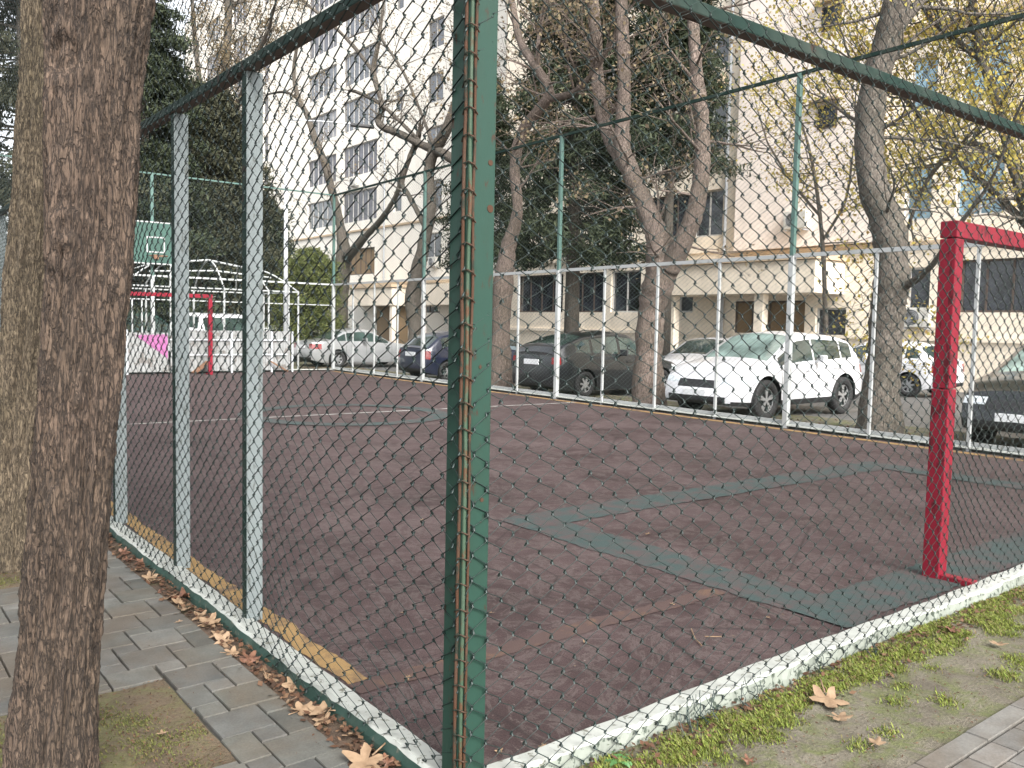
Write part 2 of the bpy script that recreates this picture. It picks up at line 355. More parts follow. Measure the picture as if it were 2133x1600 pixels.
# ------------------------------------------------------------------ the ground
def sheet(name, x0, x1, y0, y1, z, mat, nx=1, ny=1, amp=0.0):
    xs = np.linspace(x0, x1, nx + 1); ys = np.linspace(y0, y1, ny + 1)
    X, Y = np.meshgrid(xs, ys, indexing='ij')
    Z = np.full_like(X, z)
    if amp:
        Z = Z + amp * (np.sin(X * 9.1 + 1.3 * np.sin(Y * 7)) * np.sin(Y * 11.3 + X * 3) * 0.5 + np.sin(X * 23 + Y * 17) * 0.25 + rng.uniform(-0.2, 0.2, X.shape))
    V = np.stack([X, Y, Z], -1).reshape(-1, 3)
    i, j = np.meshgrid(np.arange(nx), np.arange(ny), indexing='ij'); a = (i * (ny + 1) + j).ravel()
    F = np.stack([a, a + ny + 1, a + ny + 2, a + 1], -1)
    return tag(npmesh(name, V, F, mat, smooth=bool(amp)), kind='structure')
sheet('ground', -300, 400, -300, 500, GZ - 0.03, M['asphalt'])
# court slab
mb = MB(); mb.v = [(0, 0, 0), (FX(0), 0, 0), (FX(END_Y), END_Y, 0), (0, END_Y, 0), (0, 0, -0.14), (FX(0), 0, -0.14), (FX(END_Y), END_Y, -0.14), (0, END_Y, -0.14)]
mb.f = [(0, 1, 2, 3), (0, 4, 5, 1), (1, 5, 6, 2), (2, 6, 7, 3), (3, 7, 4, 0)]; mb.mi = [0] * 5
tag(mb.build('court_surface', M['court']), kind='structure')
def strip(name, rects, mat, z=0.004):
    m = MB()
    for z, (x0, x1, y0, y1) in [(z + 0.0015 * q_, r_) for q_, r_ in enumerate(rects)]:   # hand painted: both long edges wander and break up
        lx = x1 - x0 > y1 - y0; Lg = (x1 - x0) if lx else (y1 - y0); n = max(4, int(Lg / 0.035)); w0 = 0.0; w1 = 0.0; k0 = len(m.v); amp_ = min(0.016, 0.12 * ((y1 - y0) if lx else (x1 - x0)))
        for i in range(n + 1):
            t = i / n; w0 = 0.75 * w0 + random.uniform(-1, 1) * amp_ * 0.7; w1 = 0.75 * w1 + random.uniform(-1, 1) * amp_ * 0.7
            if lx: m.v += [(x0 + Lg * t, y0 + w0, z), (x0 + Lg * t, y1 + w1, z)]
            else: m.v += [(x0 + w0, y0 + Lg * t, z), (x1 + w1, y0 + Lg * t, z)]
        for i in range(n):
            a = k0 + 2 * i; m.f.append((a, a + 2, a + 3, a + 1) if lx else (a, a + 1, a + 3, a + 2)); m.mi.append(0)
    return tag(m.build(name, mat), kind='structure')
bw = 0.40
strip('teal_court_marking', [(2.42, 2.42 + bw, 0.07 + bw, 3.03 - bw), (2.42, 7.9, 3.03 - bw, 3.03), (7.9 - bw, 7.9, 0.07 + bw, 3.03 - bw), (2.42, 9.4, 0.085, 0.07 + bw)], M['teal'])
strip('yellow_court_marking', [(0.06, 0.17, 0.93, 21.8)], M['yellow'])
m = MB(); m.face([(FX(0.93) - 0.3, 0.93, 0.004), (FX(0.93) - 0.14, 0.93, 0.004), (FX(21.8) - 0.14, 21.8, 0.004), (FX(21.8) - 0.3, 21.8, 0.004)])
tag(m.build('yellow_court_marking', M['yellow']), kind='structure')
strip('faded_yellow_court_marking', [(0.06, 2.40, 0.81, 0.928)], M['yellow_worn'])
m = MB(); m.cur = 0
m.face([(0.3, 10.62, 0.005), (10.0, 10.36, 0.005), (10.0, 10.43, 0.005), (0.3, 10.69, 0.005)])
tag(m.build('white_centre_line', M['white_line']), kind='structure')
m = MB()
for k in range(64):   # centre circle, teal
    t0, t1 = 2 * PI * k / 64, 2 * PI * (k + 1) / 64
    m.face([(5.0 + r * math.cos(t), 10.5 + r * math.sin(t), 0.009) for r, t in ((1.35, t0), (1.7, t0), (1.7, t1), (1.35, t1))])
tag(m.build('teal_centre_circle', M['teal']), kind='structure')

# kerbs: uneven cast edge, white on top, painted side
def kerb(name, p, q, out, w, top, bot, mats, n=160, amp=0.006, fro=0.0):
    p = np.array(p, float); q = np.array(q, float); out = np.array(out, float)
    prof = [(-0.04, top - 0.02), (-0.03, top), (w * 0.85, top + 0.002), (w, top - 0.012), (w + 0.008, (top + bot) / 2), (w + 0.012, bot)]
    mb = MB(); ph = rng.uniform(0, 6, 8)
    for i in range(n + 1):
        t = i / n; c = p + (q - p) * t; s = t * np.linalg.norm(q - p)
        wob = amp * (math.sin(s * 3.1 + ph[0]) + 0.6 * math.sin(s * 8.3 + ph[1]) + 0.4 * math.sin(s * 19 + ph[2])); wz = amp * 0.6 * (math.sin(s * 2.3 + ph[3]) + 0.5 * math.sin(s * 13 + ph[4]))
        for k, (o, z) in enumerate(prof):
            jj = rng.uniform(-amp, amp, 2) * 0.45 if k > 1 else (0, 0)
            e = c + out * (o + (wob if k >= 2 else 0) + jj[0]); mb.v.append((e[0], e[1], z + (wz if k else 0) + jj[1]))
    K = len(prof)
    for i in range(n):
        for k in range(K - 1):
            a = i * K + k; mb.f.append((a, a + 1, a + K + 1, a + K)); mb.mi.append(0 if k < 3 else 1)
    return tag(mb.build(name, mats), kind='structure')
kerb('left_kerb', (0, -0.02, 0), (0, END_Y, 0), (-1, 0, 0), 0.062, 0.022, NZ - 0.03, [M['kerb'], M['kerb_green']], 500)
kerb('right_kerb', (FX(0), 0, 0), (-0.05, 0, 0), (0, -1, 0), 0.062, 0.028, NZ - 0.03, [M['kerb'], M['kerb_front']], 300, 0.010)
kerb('far_side_kerb', (FX(END_Y), END_Y, 0), (FX(-0.1), -0.1, 0), (1, -0.038, 0), 0.14, 0.06, GZ - 0.02, [M['kerb'], M['kerb_front']], 400)
kerb('far_end_kerb', (0, END_Y, 0), (FX(END_Y), END_Y, 0), (0, 1, 0), 0.12, 0.05, GZ - 0.02, [M['kerb'], M['kerb_front']], 200)

# pavers on the left of the court (two square sizes in pinwheel bond), laid tile by tile
PITS = [(-1.36, -0.50, 0.67, 1.53), (-1.40, -0.53, 3.3, 4.3)]
def pavers(name, x0, x1, y0, y1, a, b, z, mat, pits=(), gap=0.0075, squash=1.0):
    mb = MB(); n = 70
    for i in range(-n, n):
        for j in range(-n, n):
            ox = i * a - j * b; oy = (i * b + j * a)
            for (sx, sy, s) in ((ox, oy, a), (ox + a, oy, b)):
                X0, Y0, X1, Y1 = x1 - sx - s, sy * squash, x1 - sx, (sy + s) * squash
                Xc0, Xc1, Yc0, Yc1 = max(X0, x0), min(X1, x1), max(Y0, y0), min(Y1, y1)
                if Xc1 - Xc0 < 0.02 or Yc1 - Yc0 < 0.02: continue
                cuts = [(Xc0, Xc1, Yc0, Yc1)]
                for (a0, a1, b0, b1) in pits:
                    nc = []
                    for (u0, u1, v0, v1) in cuts:
                        if u0 < a1 and u1 > a0 and v0 < b1 and v1 > b0:
                            if u0 < a0: nc.append((u0, a0, v0, v1))
                            if u1 > a1: nc.append((a1, u1, v0, v1))
                            if v0 < b0: nc.append((max(u0, a0), min(u1, a1), v0, b0))
                            if v1 > b1: nc.append((max(u0, a0), min(u1, a1), b1, v1))
                        else: nc.append((u0, u1, v0, v1))
                    cuts = nc
                for (u0, u1, v0, v1) in cuts:
                    if u1 - u0 < 0.015 or v1 - v0 < 0.015: continue
                    g = gap / 2; dz = random.uniform(-0.0022, 0.0022); c = 0.0016
                    u0 += g; u1 -= g; v0 += g; v1 -= g; k = len(mb.v); zt = z + dz
                    tx, ty = random.uniform(-1, 1) * 0.0015, random.uniform(-1, 1) * 0.0015
                    mb.v += [(u0 + c, v0 + c, zt - tx - ty), (u1 - c, v0 + c, zt + tx - ty), (u1 - c, v1 - c, zt + tx + ty), (u0 + c, v1 - c, zt - tx + ty),
                             (u0, v0, zt - 0.005), (u1, v0, zt - 0.005), (u1, v1, zt - 0.005), (u0, v1, zt - 0.005),
                             (u0, v0, z - 0.03), (u1, v0, z - 0.03), (u1, v1, z - 0.03), (u0, v1, z - 0.03)]
                    for q in ((0, 1, 2, 3), (4, 5, 1, 0), (5, 6, 2, 1), (6, 7, 3, 2), (7, 4, 0, 3), (8, 9, 5, 4), (9, 10, 6, 5), (10, 11, 7, 6), (11, 8, 4, 7)):
                        mb.f.append(tuple(k + t for t in q)); mb.mi.append(0)
    return tag(mb.build(name, mat), kind='structure')
pavers('paver_path', -3.2, -0.172, -2.0, 9.0, 0.212, 0.106, NZ, M['paver'], PITS)
sheet('paver_bedding', -6, -0.172, -3, 23, NZ - 0.022, M['joint'])
sheet('path_beyond', -6, -0.172, 9.0, 24, NZ, M['paver'])
sheet('leaf_strip_soil', -0.172, -0.055, -0.6, 22.5, NZ - 0.012, M['soil_dark'], 2, 120, 0.006)
for (x0, x1, y0, y1) in PITS: sheet('tree_pit_soil', x0, x1, y0, y1, NZ - 0.010, M['soil_pit'], 24, 24, 0.006)
# soil and moss strip on the right of the court, then pavers
sheet('right_soil_strip', -0.172, 12, -0.765, -0.055, NZ - 0.008, M['soil_right'], 240, 16, 0.008)
sheet('corner_soil', -0.172, -0.03, -0.765, -0.03, NZ - 0.006, M['soil_dark'], 4, 12, 0.005)
mb = MB()
def bricks(mb, x0, x1, y0, y1, L, W, z, along='x', gap=0.007):
    r = 0; y = y1
    while y - W >= y0 - 1e-6:
        x = x0 - (L / 2 if r % 2 else 0)
        while x < x1:
            u0, u1, v0, v1 = max(x, x0) + gap / 2, min(x + L, x1) - gap / 2, y - W + gap / 2, y - gap / 2
            if u1 - u0 > 0.02:
                zz = z + random.uniform(-0.002, 0.002); c = 0.0016; k = len(mb.v)
                mb.v += [(u0 + c, v0 + c, zz), (u1 - c, v0 + c, zz), (u1 - c, v1 - c, zz), (u0 + c, v1 - c, zz), (u0, v0, zz - 0.006), (u1, v0, zz - 0.006), (u1, v1, zz - 0.006), (u0, v1, zz - 0.006), (u0, v0, z - 0.03), (u1, v0, z - 0.03), (u1, v1, z - 0.03), (u0, v1, z - 0.03)]
                for q in ((0, 1, 2, 3), (4, 5, 1, 0), (5, 6, 2, 1), (6, 7, 3, 2), (7, 4, 0, 3), (8, 9, 5, 4), (9, 10, 6, 5), (10, 11, 7, 6), (11, 8, 4, 7)):
                    mb.f.append(tuple(k + t for t in q)); mb.mi.append(0)
            x += L
        y -= W; r += 1
bricks(mb, -0.172, 9, -0.855, -0.765, 0.40, 0.09, NZ + 0.004)
bricks(mb, -0.172, 9, -2.6, -0.86, 0.20, 0.10, NZ)
tag(mb.build('right_paver_path', M['paver_right']), kind='structure')
sheet('right_paver_bedding', -0.172, 12, -6, -0.765, NZ - 0.022, M['joint'])
# verge where the trees and cars stand beyond the court
sheet('tree_verge_soil', 10.2, 13.2, -4, 30, GZ + 0.002, M['soil_right'], 40, 300, 0.02)

# ------------------------------------------------------------------ chain link
def smooth_noise(u, v, seed, n=7):
    r = np.random.default_rng(seed); o = np.zeros_like(u)
    for _ in range(n):
        fu, fv = r.uniform(0.5, 4.2), r.uniform(0.5, 3.2); o += np.sin(u * fu + r.uniform(0, 6.3)) * np.sin(v * fv + r.uniform(0, 6.3)) / n
    return o
def chain_link(name, p, q, z0, z1, w, hh, r, mat, parent, seed=1, amp=0.0, bulge=None, knots=True, thin=0.55):
    """zigzag wires; the two lays of the weave differ in how thick they show"""
    p = np.array(p, float); q = np.array(q, float); Lr = np.linalg.norm(q - p); d = (q - p) / Lr; nrm = np.array([-d[1], d[0], 0])
    nw = int(Lr / (w / 2)); nk = int((z1 - z0) / (hh / 2)) + 1
    i, k = np.meshgrid(np.arange(nw + 1), np.arange(nk + 1), indexing='ij')
    sgn = np.where((i + k) % 2 == 0, 1.0, -1.0)
    u = i * w / 2 + sgn * w / 4 * 1.03; z = z0 + k * hh / 2
    kn = 0.075 * hh if knots else 0.0
    u = np.repeat(u, 2, 1); z = np.repeat(z, 2, 1) + np.tile([-kn, kn], nk + 1)[None, :]
    sg = np.repeat(sgn, 2, 1); off_n = np.tile([-1, 1], nk + 1)[None, :] * sg * r * 1.1
    rr = np.random.default_rng(seed); ja = w * 0.045 if amp else 0
    jit = np.repeat(rr.uniform(-1, 1, (nw + 1, nk + 1, 2)), 2, 1) * ja
    un = smooth_noise(u, z * 1.3, seed) * amp + jit[..., 0]; zn = smooth_noise(u * 1.2, z, seed + 1) * amp * 1.1 + jit[..., 1] * 0.7
    nn = smooth_noise(u, z, seed + 2) * amp * 1.2
    if bulge is not None:
        b1, b2, b3 = bulge(u, z); un = un + b1; zn = zn + b2; nn = nn + b3
    uu = np.clip(u + un, 0, Lr); zf = np.clip(z + zn, z0 - 0.02, z1 + 0.02)
    P = p[None, None, :] + uu[..., None] * d + (off_n + nn)[..., None] * nrm; P[..., 2] = zf
    A, B = P[:, :-1], P[:, 1:]; nseg = A.shape[1]
    odd = np.arange(nseg)[None, :] % 2 == 1     # the long diagonal runs; even ones are the short knots
    rising = np.repeat(sgn, 2, 1)[:, :-1] < 0   # run towards +u going up
    rad = np.where(odd, np.where(rising, r * thin, r), r * (1.25 if knots else 0.8))
    if not knots: A, B, rad = A[:, 1::2], B[:, 1::2], rad[:, 1::2]
    A = A.reshape(-1, 3); B = B.reshape(-1, 3); rad = rad.reshape(-1)
    V = []
    for E in (A, B):
        for (cn, cd) in ((1, 0), (-0.5, 0.866), (-0.5, -0.866)): V.append(E + (nrm * cn + d * cd)[None, :] * rad[:, None])
    V = np.stack(V, 1); n = len(A); base = (np.arange(n) * 6)[:, None]
    F = np.concatenate([base + np.array([s, (s + 1) % 3, 3 + (s + 1) % 3, 3 + s])[None, :] for s in range(3)])
    return npmesh(name, V.reshape(-1, 3), F, mat, parent, smooth=False)

H1, H2 = 2.66, 5.4
# left fence -------------------------------------------------------
lf = empty('chain_link_fence', (0, 0.1, 0), 0, 'long chain link fence with pale posts running along the grey pavers on the left', 'fence')
posts = [1.88, 2.99, 4.40, 5.65, 6.95, 8.3, 9.7, 11.2, 12.6, 14.0, 15.4, 16.8, 18.2, 19.6, 21.0]
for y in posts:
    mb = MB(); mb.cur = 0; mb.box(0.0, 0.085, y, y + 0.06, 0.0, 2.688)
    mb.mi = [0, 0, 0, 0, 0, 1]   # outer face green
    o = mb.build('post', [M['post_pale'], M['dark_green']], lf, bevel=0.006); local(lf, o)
for y in (5.65, 11.2, 16.8):
    o = MB().box(0.01, 0.06, y, y + 0.05, H1 + 0.05, H2).build('upper_post', M['steel_green'], lf); local(lf, o)
mb = MB(); mb.box(-0.012, 0.055, 0.05, END_Y, 2.688, 2.737); mb.mi = [1, 0, 0, 0, 0, 0]
o = mb.build('top_rail', [M['dark_green'], M['rail_under']], lf, bevel=0.006); local(lf, o)
o = MB().box(0.0, 0.05, 0.05, END_Y, H2 - 0.03, H2 + 0.02).build('upper_rail', M['dark_green'], lf); local(lf, o)
def bl(u, z):
    g = np.exp(-((u - 1.0) / 0.45) ** 2 - ((z - 0.35) / 0.5) ** 2); return 0.05 * g * np.sin(z * 5), -0.03 * g, 0.05 * g
mo = chain_link('wire_mesh', (-0.062, -0.03, 0), (-0.026, END_Y, 0), 0.0, H1, 0.112, 0.081, 0.0034, M['wire'], lf, 3, 0.045, bl); local(lf, mo)
mo = chain_link('upper_wire_mesh', (-0.062, -0.03, 0), (-0.026, END_Y, 0), H1, H2, 0.112, 0.081, 0.0023, M['wire'], lf, 5, 0.035); local(lf, mo)
# right fence ------------------------------------------------------
rf = empty('chain_link_fence', (0.1, 0, 0), 0, 'sagging chain link fence along the mossy soil strip right of the green corner post', 'fence')
mb = MB(); mb.box(0.05, FX(0), -0.012, 0.06, 2.683, 2.735); mb.mi = [1, 0, 0, 0, 0, 0]
o = mb.build('top_rail', [M['dark_green'], M['rail_under']], rf, bevel=0.006); local(rf, o)
o = MB().box(0.05, FX(0), 0.0, 0.05, H2 - 0.03, H2 + 0.02).build('upper_rail', M['dark_green'], rf); local(rf, o)
for x in (5.3, 7.6):
    mb = MB(); mb.box(x, x + 0.06, 0.0, 0.085, 0.0, 2.683); o = mb.build('post', M['post_pale'], rf, bevel=0.006); local(rf, o)
def br(u, z):
    g = np.exp(-((z - 0.55) / 0.8) ** 2); e = np.exp(-((u - 1.55) / 0.5) ** 2 - ((z - 0.3) / 0.4) ** 2)
    return -0.05 * g * np.sin(u * 1.7) + 0.05 * e * np.sin(z * 9), -0.05 * np.sin(u * 2.2) ** 2 * np.exp(-(z / 0.5) ** 2), -0.07 * g * np.sin(np.clip(u, 0, 9) * 0.9)
mo = chain_link('wire_mesh', (-0.045, -0.044, 0), (FX(0), -0.026, 0), -0.03, H1, 0.112, 0.081, 0.0034, M['wire'], rf, 9, 0.045, br); local(rf, mo)
mo = chain_link('upper_wire_mesh', (-0.045, -0.044, 0), (FX(0), -0.026, 0), H1, H2, 0.112, 0.081, 0.0023, M['wire'], rf, 12, 0.045); local(rf, mo)
# snapped ends of wire curling over the right kerb
mb = MB()
for cx0 in (0.95, 1.02, 1.1, 1.3, 1.42, 1.9, 2.3):
    for k in range(4):
        x0 = cx0 + random.uniform(-0.03, 0.03); h = random.uniform(0.02, 0.1); pts = []
        r0 = random.uniform(0.015, 0.04); ph = random.uniform(0, 6)
        for t in range(9):
            th = ph + t * 0.55; pts.append((x0 + r0 * math.cos(th), -0.12 + 0.02 * math.cos(th * 0.7) + 0.006 * t * random.uniform(-1, 0.4), 0.0 + h - 0.012 * t + r0 * math.sin(th) * 0.6))
        o = MB().tube(pts, 0.0018, 4).build('loose_wire', M['wire'], rf); local(rf, o)
# corner post ------------------------------------------------------
cp = empty('corner_post', (0, 0, 0), 0, 'tall square green steel corner post with rust streaks in the middle of the view', 'post')
MB().box(-0.055, 0.05, -0.037, 0.055, -0.12, 5.5).build('post_tube', M['post_green'], cp, bevel=0.003)
def rod(name, x, y, w, mat, z0=0.0, z1=5.4, par=cp):
    mb = MB(); pts = [(x + random.uniform(-0.0025, 0.0025), y + random.uniform(-0.0025, 0.0025), z0 + (z1 - z0) * i / 40) for i in range(41)]
    mb.tube(pts, w, 6, jit=0.12); return mb.build(name, mat, par, smooth=True)
rod('tension_bar', -0.050, -0.042, 0.0065, M['rod']); rod('tension_bar', -0.060, -0.026, 0.006, M['rust']); rod('tension_bar', -0.036, -0.044, 0.005, M['rust'])
z = 0.04
tie0 = MB().tube([(-0.026, -0.042, -0.01), (-0.046, -0.054, 0), (-0.060, -0.046, 0.008), (-0.066, -0.03, 0.004), (-0.058, -0.010, -0.01)], 0.0028, 5).build('wire_tie', M['rust'], cp)
tie0.location = (0, 0, z)
for k in range(1, 64):   # ties where both meshes are laced to the corner
    t = tie0.copy(); COL.objects.link(t); t.parent = cp; t.location = (random.uniform(-0.002, 0.002), random.uniform(-0.002, 0.002), z + k * 0.081)
for (z, r, dx) in ((0.95, 0.007, 0.0), (1.86, 0.012, 0.012), (2.0, 0.009, 0.01), (1.37, 0.006, -0.015)):
    MB().tube([(0.02 + dx, -0.0355, z), (0.02 + dx, -0.039, z)], r, 9).build('rust_spot', M['rust'], cp)
# far side fence ---------------------------------------------------
ff = empty('chain_link_fence', (FX(0), 0, 0), 0, 'tall two tier chain link fence along the far side', 'fence')
majors = [0.0, 5.59, 11.26, 16.77, END_Y]
def onf(y, z, dx=0): return (FX(y) + dx, y, z)
for y in majors:
    o = MB().beam(onf(y, 0), onf(y, H1), 0.085, 0.085, (0, 1, 0)).build('post', M['steel_white'], ff, bevel=0.005); local(ff, o)
    o = MB().beam(onf(y, H1), onf(y, H2), 0.07, 0.07, (0, 1, 0)).build('upper_post', M['steel_green'], ff, bevel=0.005); local(ff, o)
for a, b in zip(majors[:-1], majors[1:]):
    for k in (1, 2, 3):
        y = a + (b - a) * k / 4; o = MB().beam(onf(y, 0), onf(y, H1), 0.04, 0.04, (0, 1, 0)).build('thin_post', M['steel_white'], ff); local(ff, o)
o = MB().beam(onf(0, H1), onf(END_Y, H1), 0.05, 0.06).build('middle_rail', M['steel_white'], ff); local(ff, o)
o = MB().beam(onf(0, H2), onf(END_Y, H2), 0.045, 0.05).build('upper_rail', M['dark_green'], ff); local(ff, o)
o = MB().beam(onf(0, 0.09, 0.05), onf(END_Y, 0.09, 0.05), 0.04, 0.05).build('bottom_rail', M['steel_white'], ff); local(ff, o)
mo = chain_link('wire_mesh', (FX(0) + 0.03, 0, 0), (FX(END_Y) + 0.03, END_Y, 0), 0.05, H2, 0.118, 0.081, 0.0022, M['wire_far'], ff, 21, 0.02, None, False); local(ff, mo)
# far end fence
ef = empty('chain_link_fence', (0, END_Y, 0), 0, 'chain link fence across the far short end, behind the backboard', 'fence')
for x in (0.0, 5.28, FX(END_Y)):
    if x < 10:
        o = MB().beam((x, END_Y, 0), (x, END_Y, H1), 0.09, 0.09, (0, 1, 0)).build('post', M['steel_white'], ef); local(ef, o)
        o = MB().beam((x, END_Y, H1), (x, END_Y, H2), 0.075, 0.075, (0, 1, 0)).build('upper_post', M['steel_green'], ef); local(ef, o)
for x in (1.3, 2.6, 3.9, 4.75, 5.0, 5.75, 7.9, 9.2):
    o = MB().beam((x, END_Y, 0), (x, END_Y, H1 if x > 5.1 or x < 4.5 else 2.0), 0.035, 0.035, (0, 1, 0)).build('thin_post', M['steel_white'], ef); local(ef, o)
for z, mt, w in ((H1, 'steel_white', 0.05), (H2, 'steel_green', 0.04), (2.02, 'steel_white', 0.03)):
    o = MB().beam((0, END_Y, z), (FX(END_Y), END_Y, z), w, w).build('rail', M[mt], ef); local(ef, o)
mo = chain_link('wire_mesh', (0, END_Y + 0.03, 0), (FX(END_Y), END_Y + 0.03, 0), 0.05, H2, 0.118, 0.081, 0.0022, M['wire_far'], ef, 23, 0.02, None, False); local(ef, mo)

# ------------------------------------------------------------------ goals
def goal(y, sgn, label):
    g = empty('football_goal', (5.16, y, 0), 0, label, 'goal')
    (x0, x1), hw, Hg = ((3.735, 6.75) if y < 5 else (3.5, 6.5)), 0.052, 2.18
    for x in (x0, x1):
        p = MB(); n = 14
        p.box(x - hw, x + hw, y - hw, y + hw, 0.0, 1.17); p.box(x - hw * 0.97, x + hw * 0.97, y - hw * 0.97, y + hw * 0.97, 1.174, Hg - 0.105)
        o = p.build('goal_post', M['red'], g, bevel=0.006); local(g, o)
        o = MB().box(x - 0.04, x + 0.04, y + (sgn * hw if sgn > 0 else -0.24), y + (0.24 if sgn > 0 else -hw), 0.0, 0.035).build('foot_bar', M['red'], g, bevel=0.004); local(g, o)
    o = MB().box(x0 - hw, x1 + hw, y - hw * 0.98, y + hw * 0.98, Hg - 0.10, Hg).build('crossbar', M['red'], g, bevel=0.006); local(g, o)
    return g
goal(0.27, -1, 'near red steel goal frame, cut by the right edge of the view')
goal(21.3, 1, 'red goal frame at the far end of the court in front of the white boards')

# backboard on the far end post
bb = empty('basketball_backboard', (5.28, END_Y - 0.15, 2.9), 0, 'green backboard with white border and hoop high on the far end fence', 'basketball hoop')
o = MB().box(4.72, 5.92, END_Y - 0.19, END_Y - 0.15, 2.98, 4.08).build('board', M['backboard'], bb); local(bb, o)
mb = MB(); ya, yb = END_Y - 0.194, END_Y - 0.188
def frame_rect(mb, x0, x1, z0, z1, t):
    mb.box(x0, x1, ya, yb, z0, z0 + t); mb.box(x0, x1, ya, yb, z1 - t, z1); mb.box(x0, x0 + t, ya, yb, z0 + t, z1 - t); mb.box(x1 - t, x1, ya, yb, z0 + t, z1 - t)
frame_rect(mb, 4.70, 5.94, 2.96, 4.10, 0.035); frame_rect(mb, 5.08, 5.56, 3.27, 3.70, 0.035)
o = mb.build('board_border', M['steel_white'], bb); local(bb, o)
mb = MB(); ring = [(5.32 + 0.225 * math.cos(t), END_Y - 0.45 + 0.225 * math.sin(t), 3.17) for t in np.linspace(0, 2 * PI, 25)]
mb.tube(ring, 0.012, 6, False); mb.box(5.26, 5.38, END_Y - 0.24, END_Y - 0.195, 3.1, 3.22)
o = mb.build('hoop_rim', M['wood'], bb); local(bb, o)

# white board wall behind the goal
bw_ = empty('board_wall', (6.9, 22.0, 0), 0, 'low wall of dirty white boards with a purple painted triangle behind the far goal', 'wall')
def corr(x0, x1, z0, z1, y, step=0.09, dep=0.018):
    mb = MB(); x = x0
    while x < x1 - 1e-6:
        e = min(x + step, x1); mb.box(x + 0.004, e - 0.004, y, y + 0.02 + (dep if int((x - x0) / step) % 2 else 0), z0, z1); x = e
    return mb
for (x0, x1) in ((4.55, 5.6), (5.66, 7.3), (7.36, 9.12)):
    o = corr(x0, x1, 0.06, 1.2 if x0 > 5 else 1.12, 22.0).build('board_panel', M['board'], bw_); local(bw_, o)
o = MB().face([(4.75, 21.993, 1.05), (5.58, 21.993, 0.42), (5.58, 21.993, 1.08)]).build('purple_triangle', M['purple'], bw_); local(bw_, o)
for z in (0.92, 0.5):
    o = MB().box(5.62, 9.0, 21.95, 21.99, z, z + 0.035).build('board_rail', M['lamp_steel'], bw_); local(bw_, o)
for x in (4.5, 7.31, 8.5, 9.14):
    o = MB().box(x, x + 0.05, 21.94, 21.985, 0, 1.2).build('board_post', M['lamp_steel'], bw_); local(bw_, o)
o = tag(MB().beam((6.2, 21.75, 0.03), (6.62, 21.8, 0.34), 0.28, 0.03).build('plank', M['wood']), 'short brown plank leaning at the foot of the white boards near the far goal post', 'plank')
o = tag(MB().beam((8.45, 21.85, 0.32), (8.95, 21.8, 0.03), 0.06, 0.04).build('plank', M['wood']), 'thin rusty strip slanting against the right end of the white boards', 'plank')

# gazebo frame of bent white tubes
gz = empty('gazebo_frame', (8.0, 27, GZ), 0, 'open white tube frame of a domed pavilion behind the board wall', 'pavilion')
GX0, GX1, GY0, GY1, ZE = 5.35, 10.95, 25.5, 28.5, 2.5
def arc(p, q, top, n=10): 
    p = Vector(p); q = Vector(q); return [p.lerp(q, t) + Vector((0, 0, top * math.sin(t * PI))) for t in np.linspace(0, 1, n)]
for (x, y) in ((GX0, GY0), (GX0, GY1), (GX1, GY0), (GX1, GY1), (8.4, GY0), (9.9, GY0), (8.4, GY1), (6.8, GY1)):
    o = MB().tube([(x, y, GZ), (x, y, ZE)], 0.035, 8).build('post', M['steel_white'], gz); local(gz, o)
for a, b in (((GX0, GY0), (GX1, GY0)), ((GX1, GY0), (GX1, GY1)), ((GX1, GY1), (GX0, GY1)), ((GX0, GY1), (GX0, GY0))):
    o = MB().beam((*a, ZE), (*b, ZE), 0.045, 0.045).build('eave_rail', M['steel_white'], gz); local(gz, o)
ym = (GY0 + GY1) / 2; ridge = [(7.2, ym, 3.35), (8.4, ym, 3.5), (9.4, ym, 3.35)]
for k, (x, y) in enumerate(((GX0, GY0), (6.7, GY0), (8.4, GY0), (9.9, GY0), (GX1, GY0), (GX0, GY1), (6.7, GY1), (8.4, GY1), (9.9, GY1), (GX1, GY1))):
    rp = ridge[0] if x < 7 else (ridge[1] if x < 9 else ridge[2])
    pts = [Vector((x, y, ZE)).lerp(Vector(rp), t) + Vector((0, 0, 0.22 * math.sin(t * PI))) for t in np.linspace(0, 1, 9)]
    o = MB().tube(pts, 0.027, 6).build('roof_rib', M['steel_white'], gz, smooth=True); local(gz, o)
o = MB().tube(ridge, 0.035, 6).build('ridge_rail', M['steel_white'], gz); local(gz, o)
o = MB().tube([(6.2, GY0 + 0.55, 2.97), (8.3, GY0 + 0.55, 3.1), (10.2, GY0 + 0.55, 2.97)], 0.03, 6).build('purlin', M['steel_white'], gz); local(gz, o)

# lamp post
lp = empty('street_lamp', (10.8, 26.2, GZ), 0, 'slim grey lamp post with one side arm behind the far court corner', 'lamp post')
MB().tube([(0, 0, 0), (0, 0, 4), (0, 0, 8.55)], [0.09, 0.075, 0.05], 10).build('pole', M['lamp_steel'], lp, smooth=True)
MB().tube([(0, 0, 8.5), (0.9, -0.5, 8.52), (2.0, -1.1, 8.5)], 0.025, 6).build('arm', M['lamp_steel'], lp, smooth=True)
MB().beam((1.9, -1.05, 8.46), (2.6, -1.45, 8.42), 0.22, 0.1).build('lamp_head', M['black_plastic'], lp, bevel=0.02)
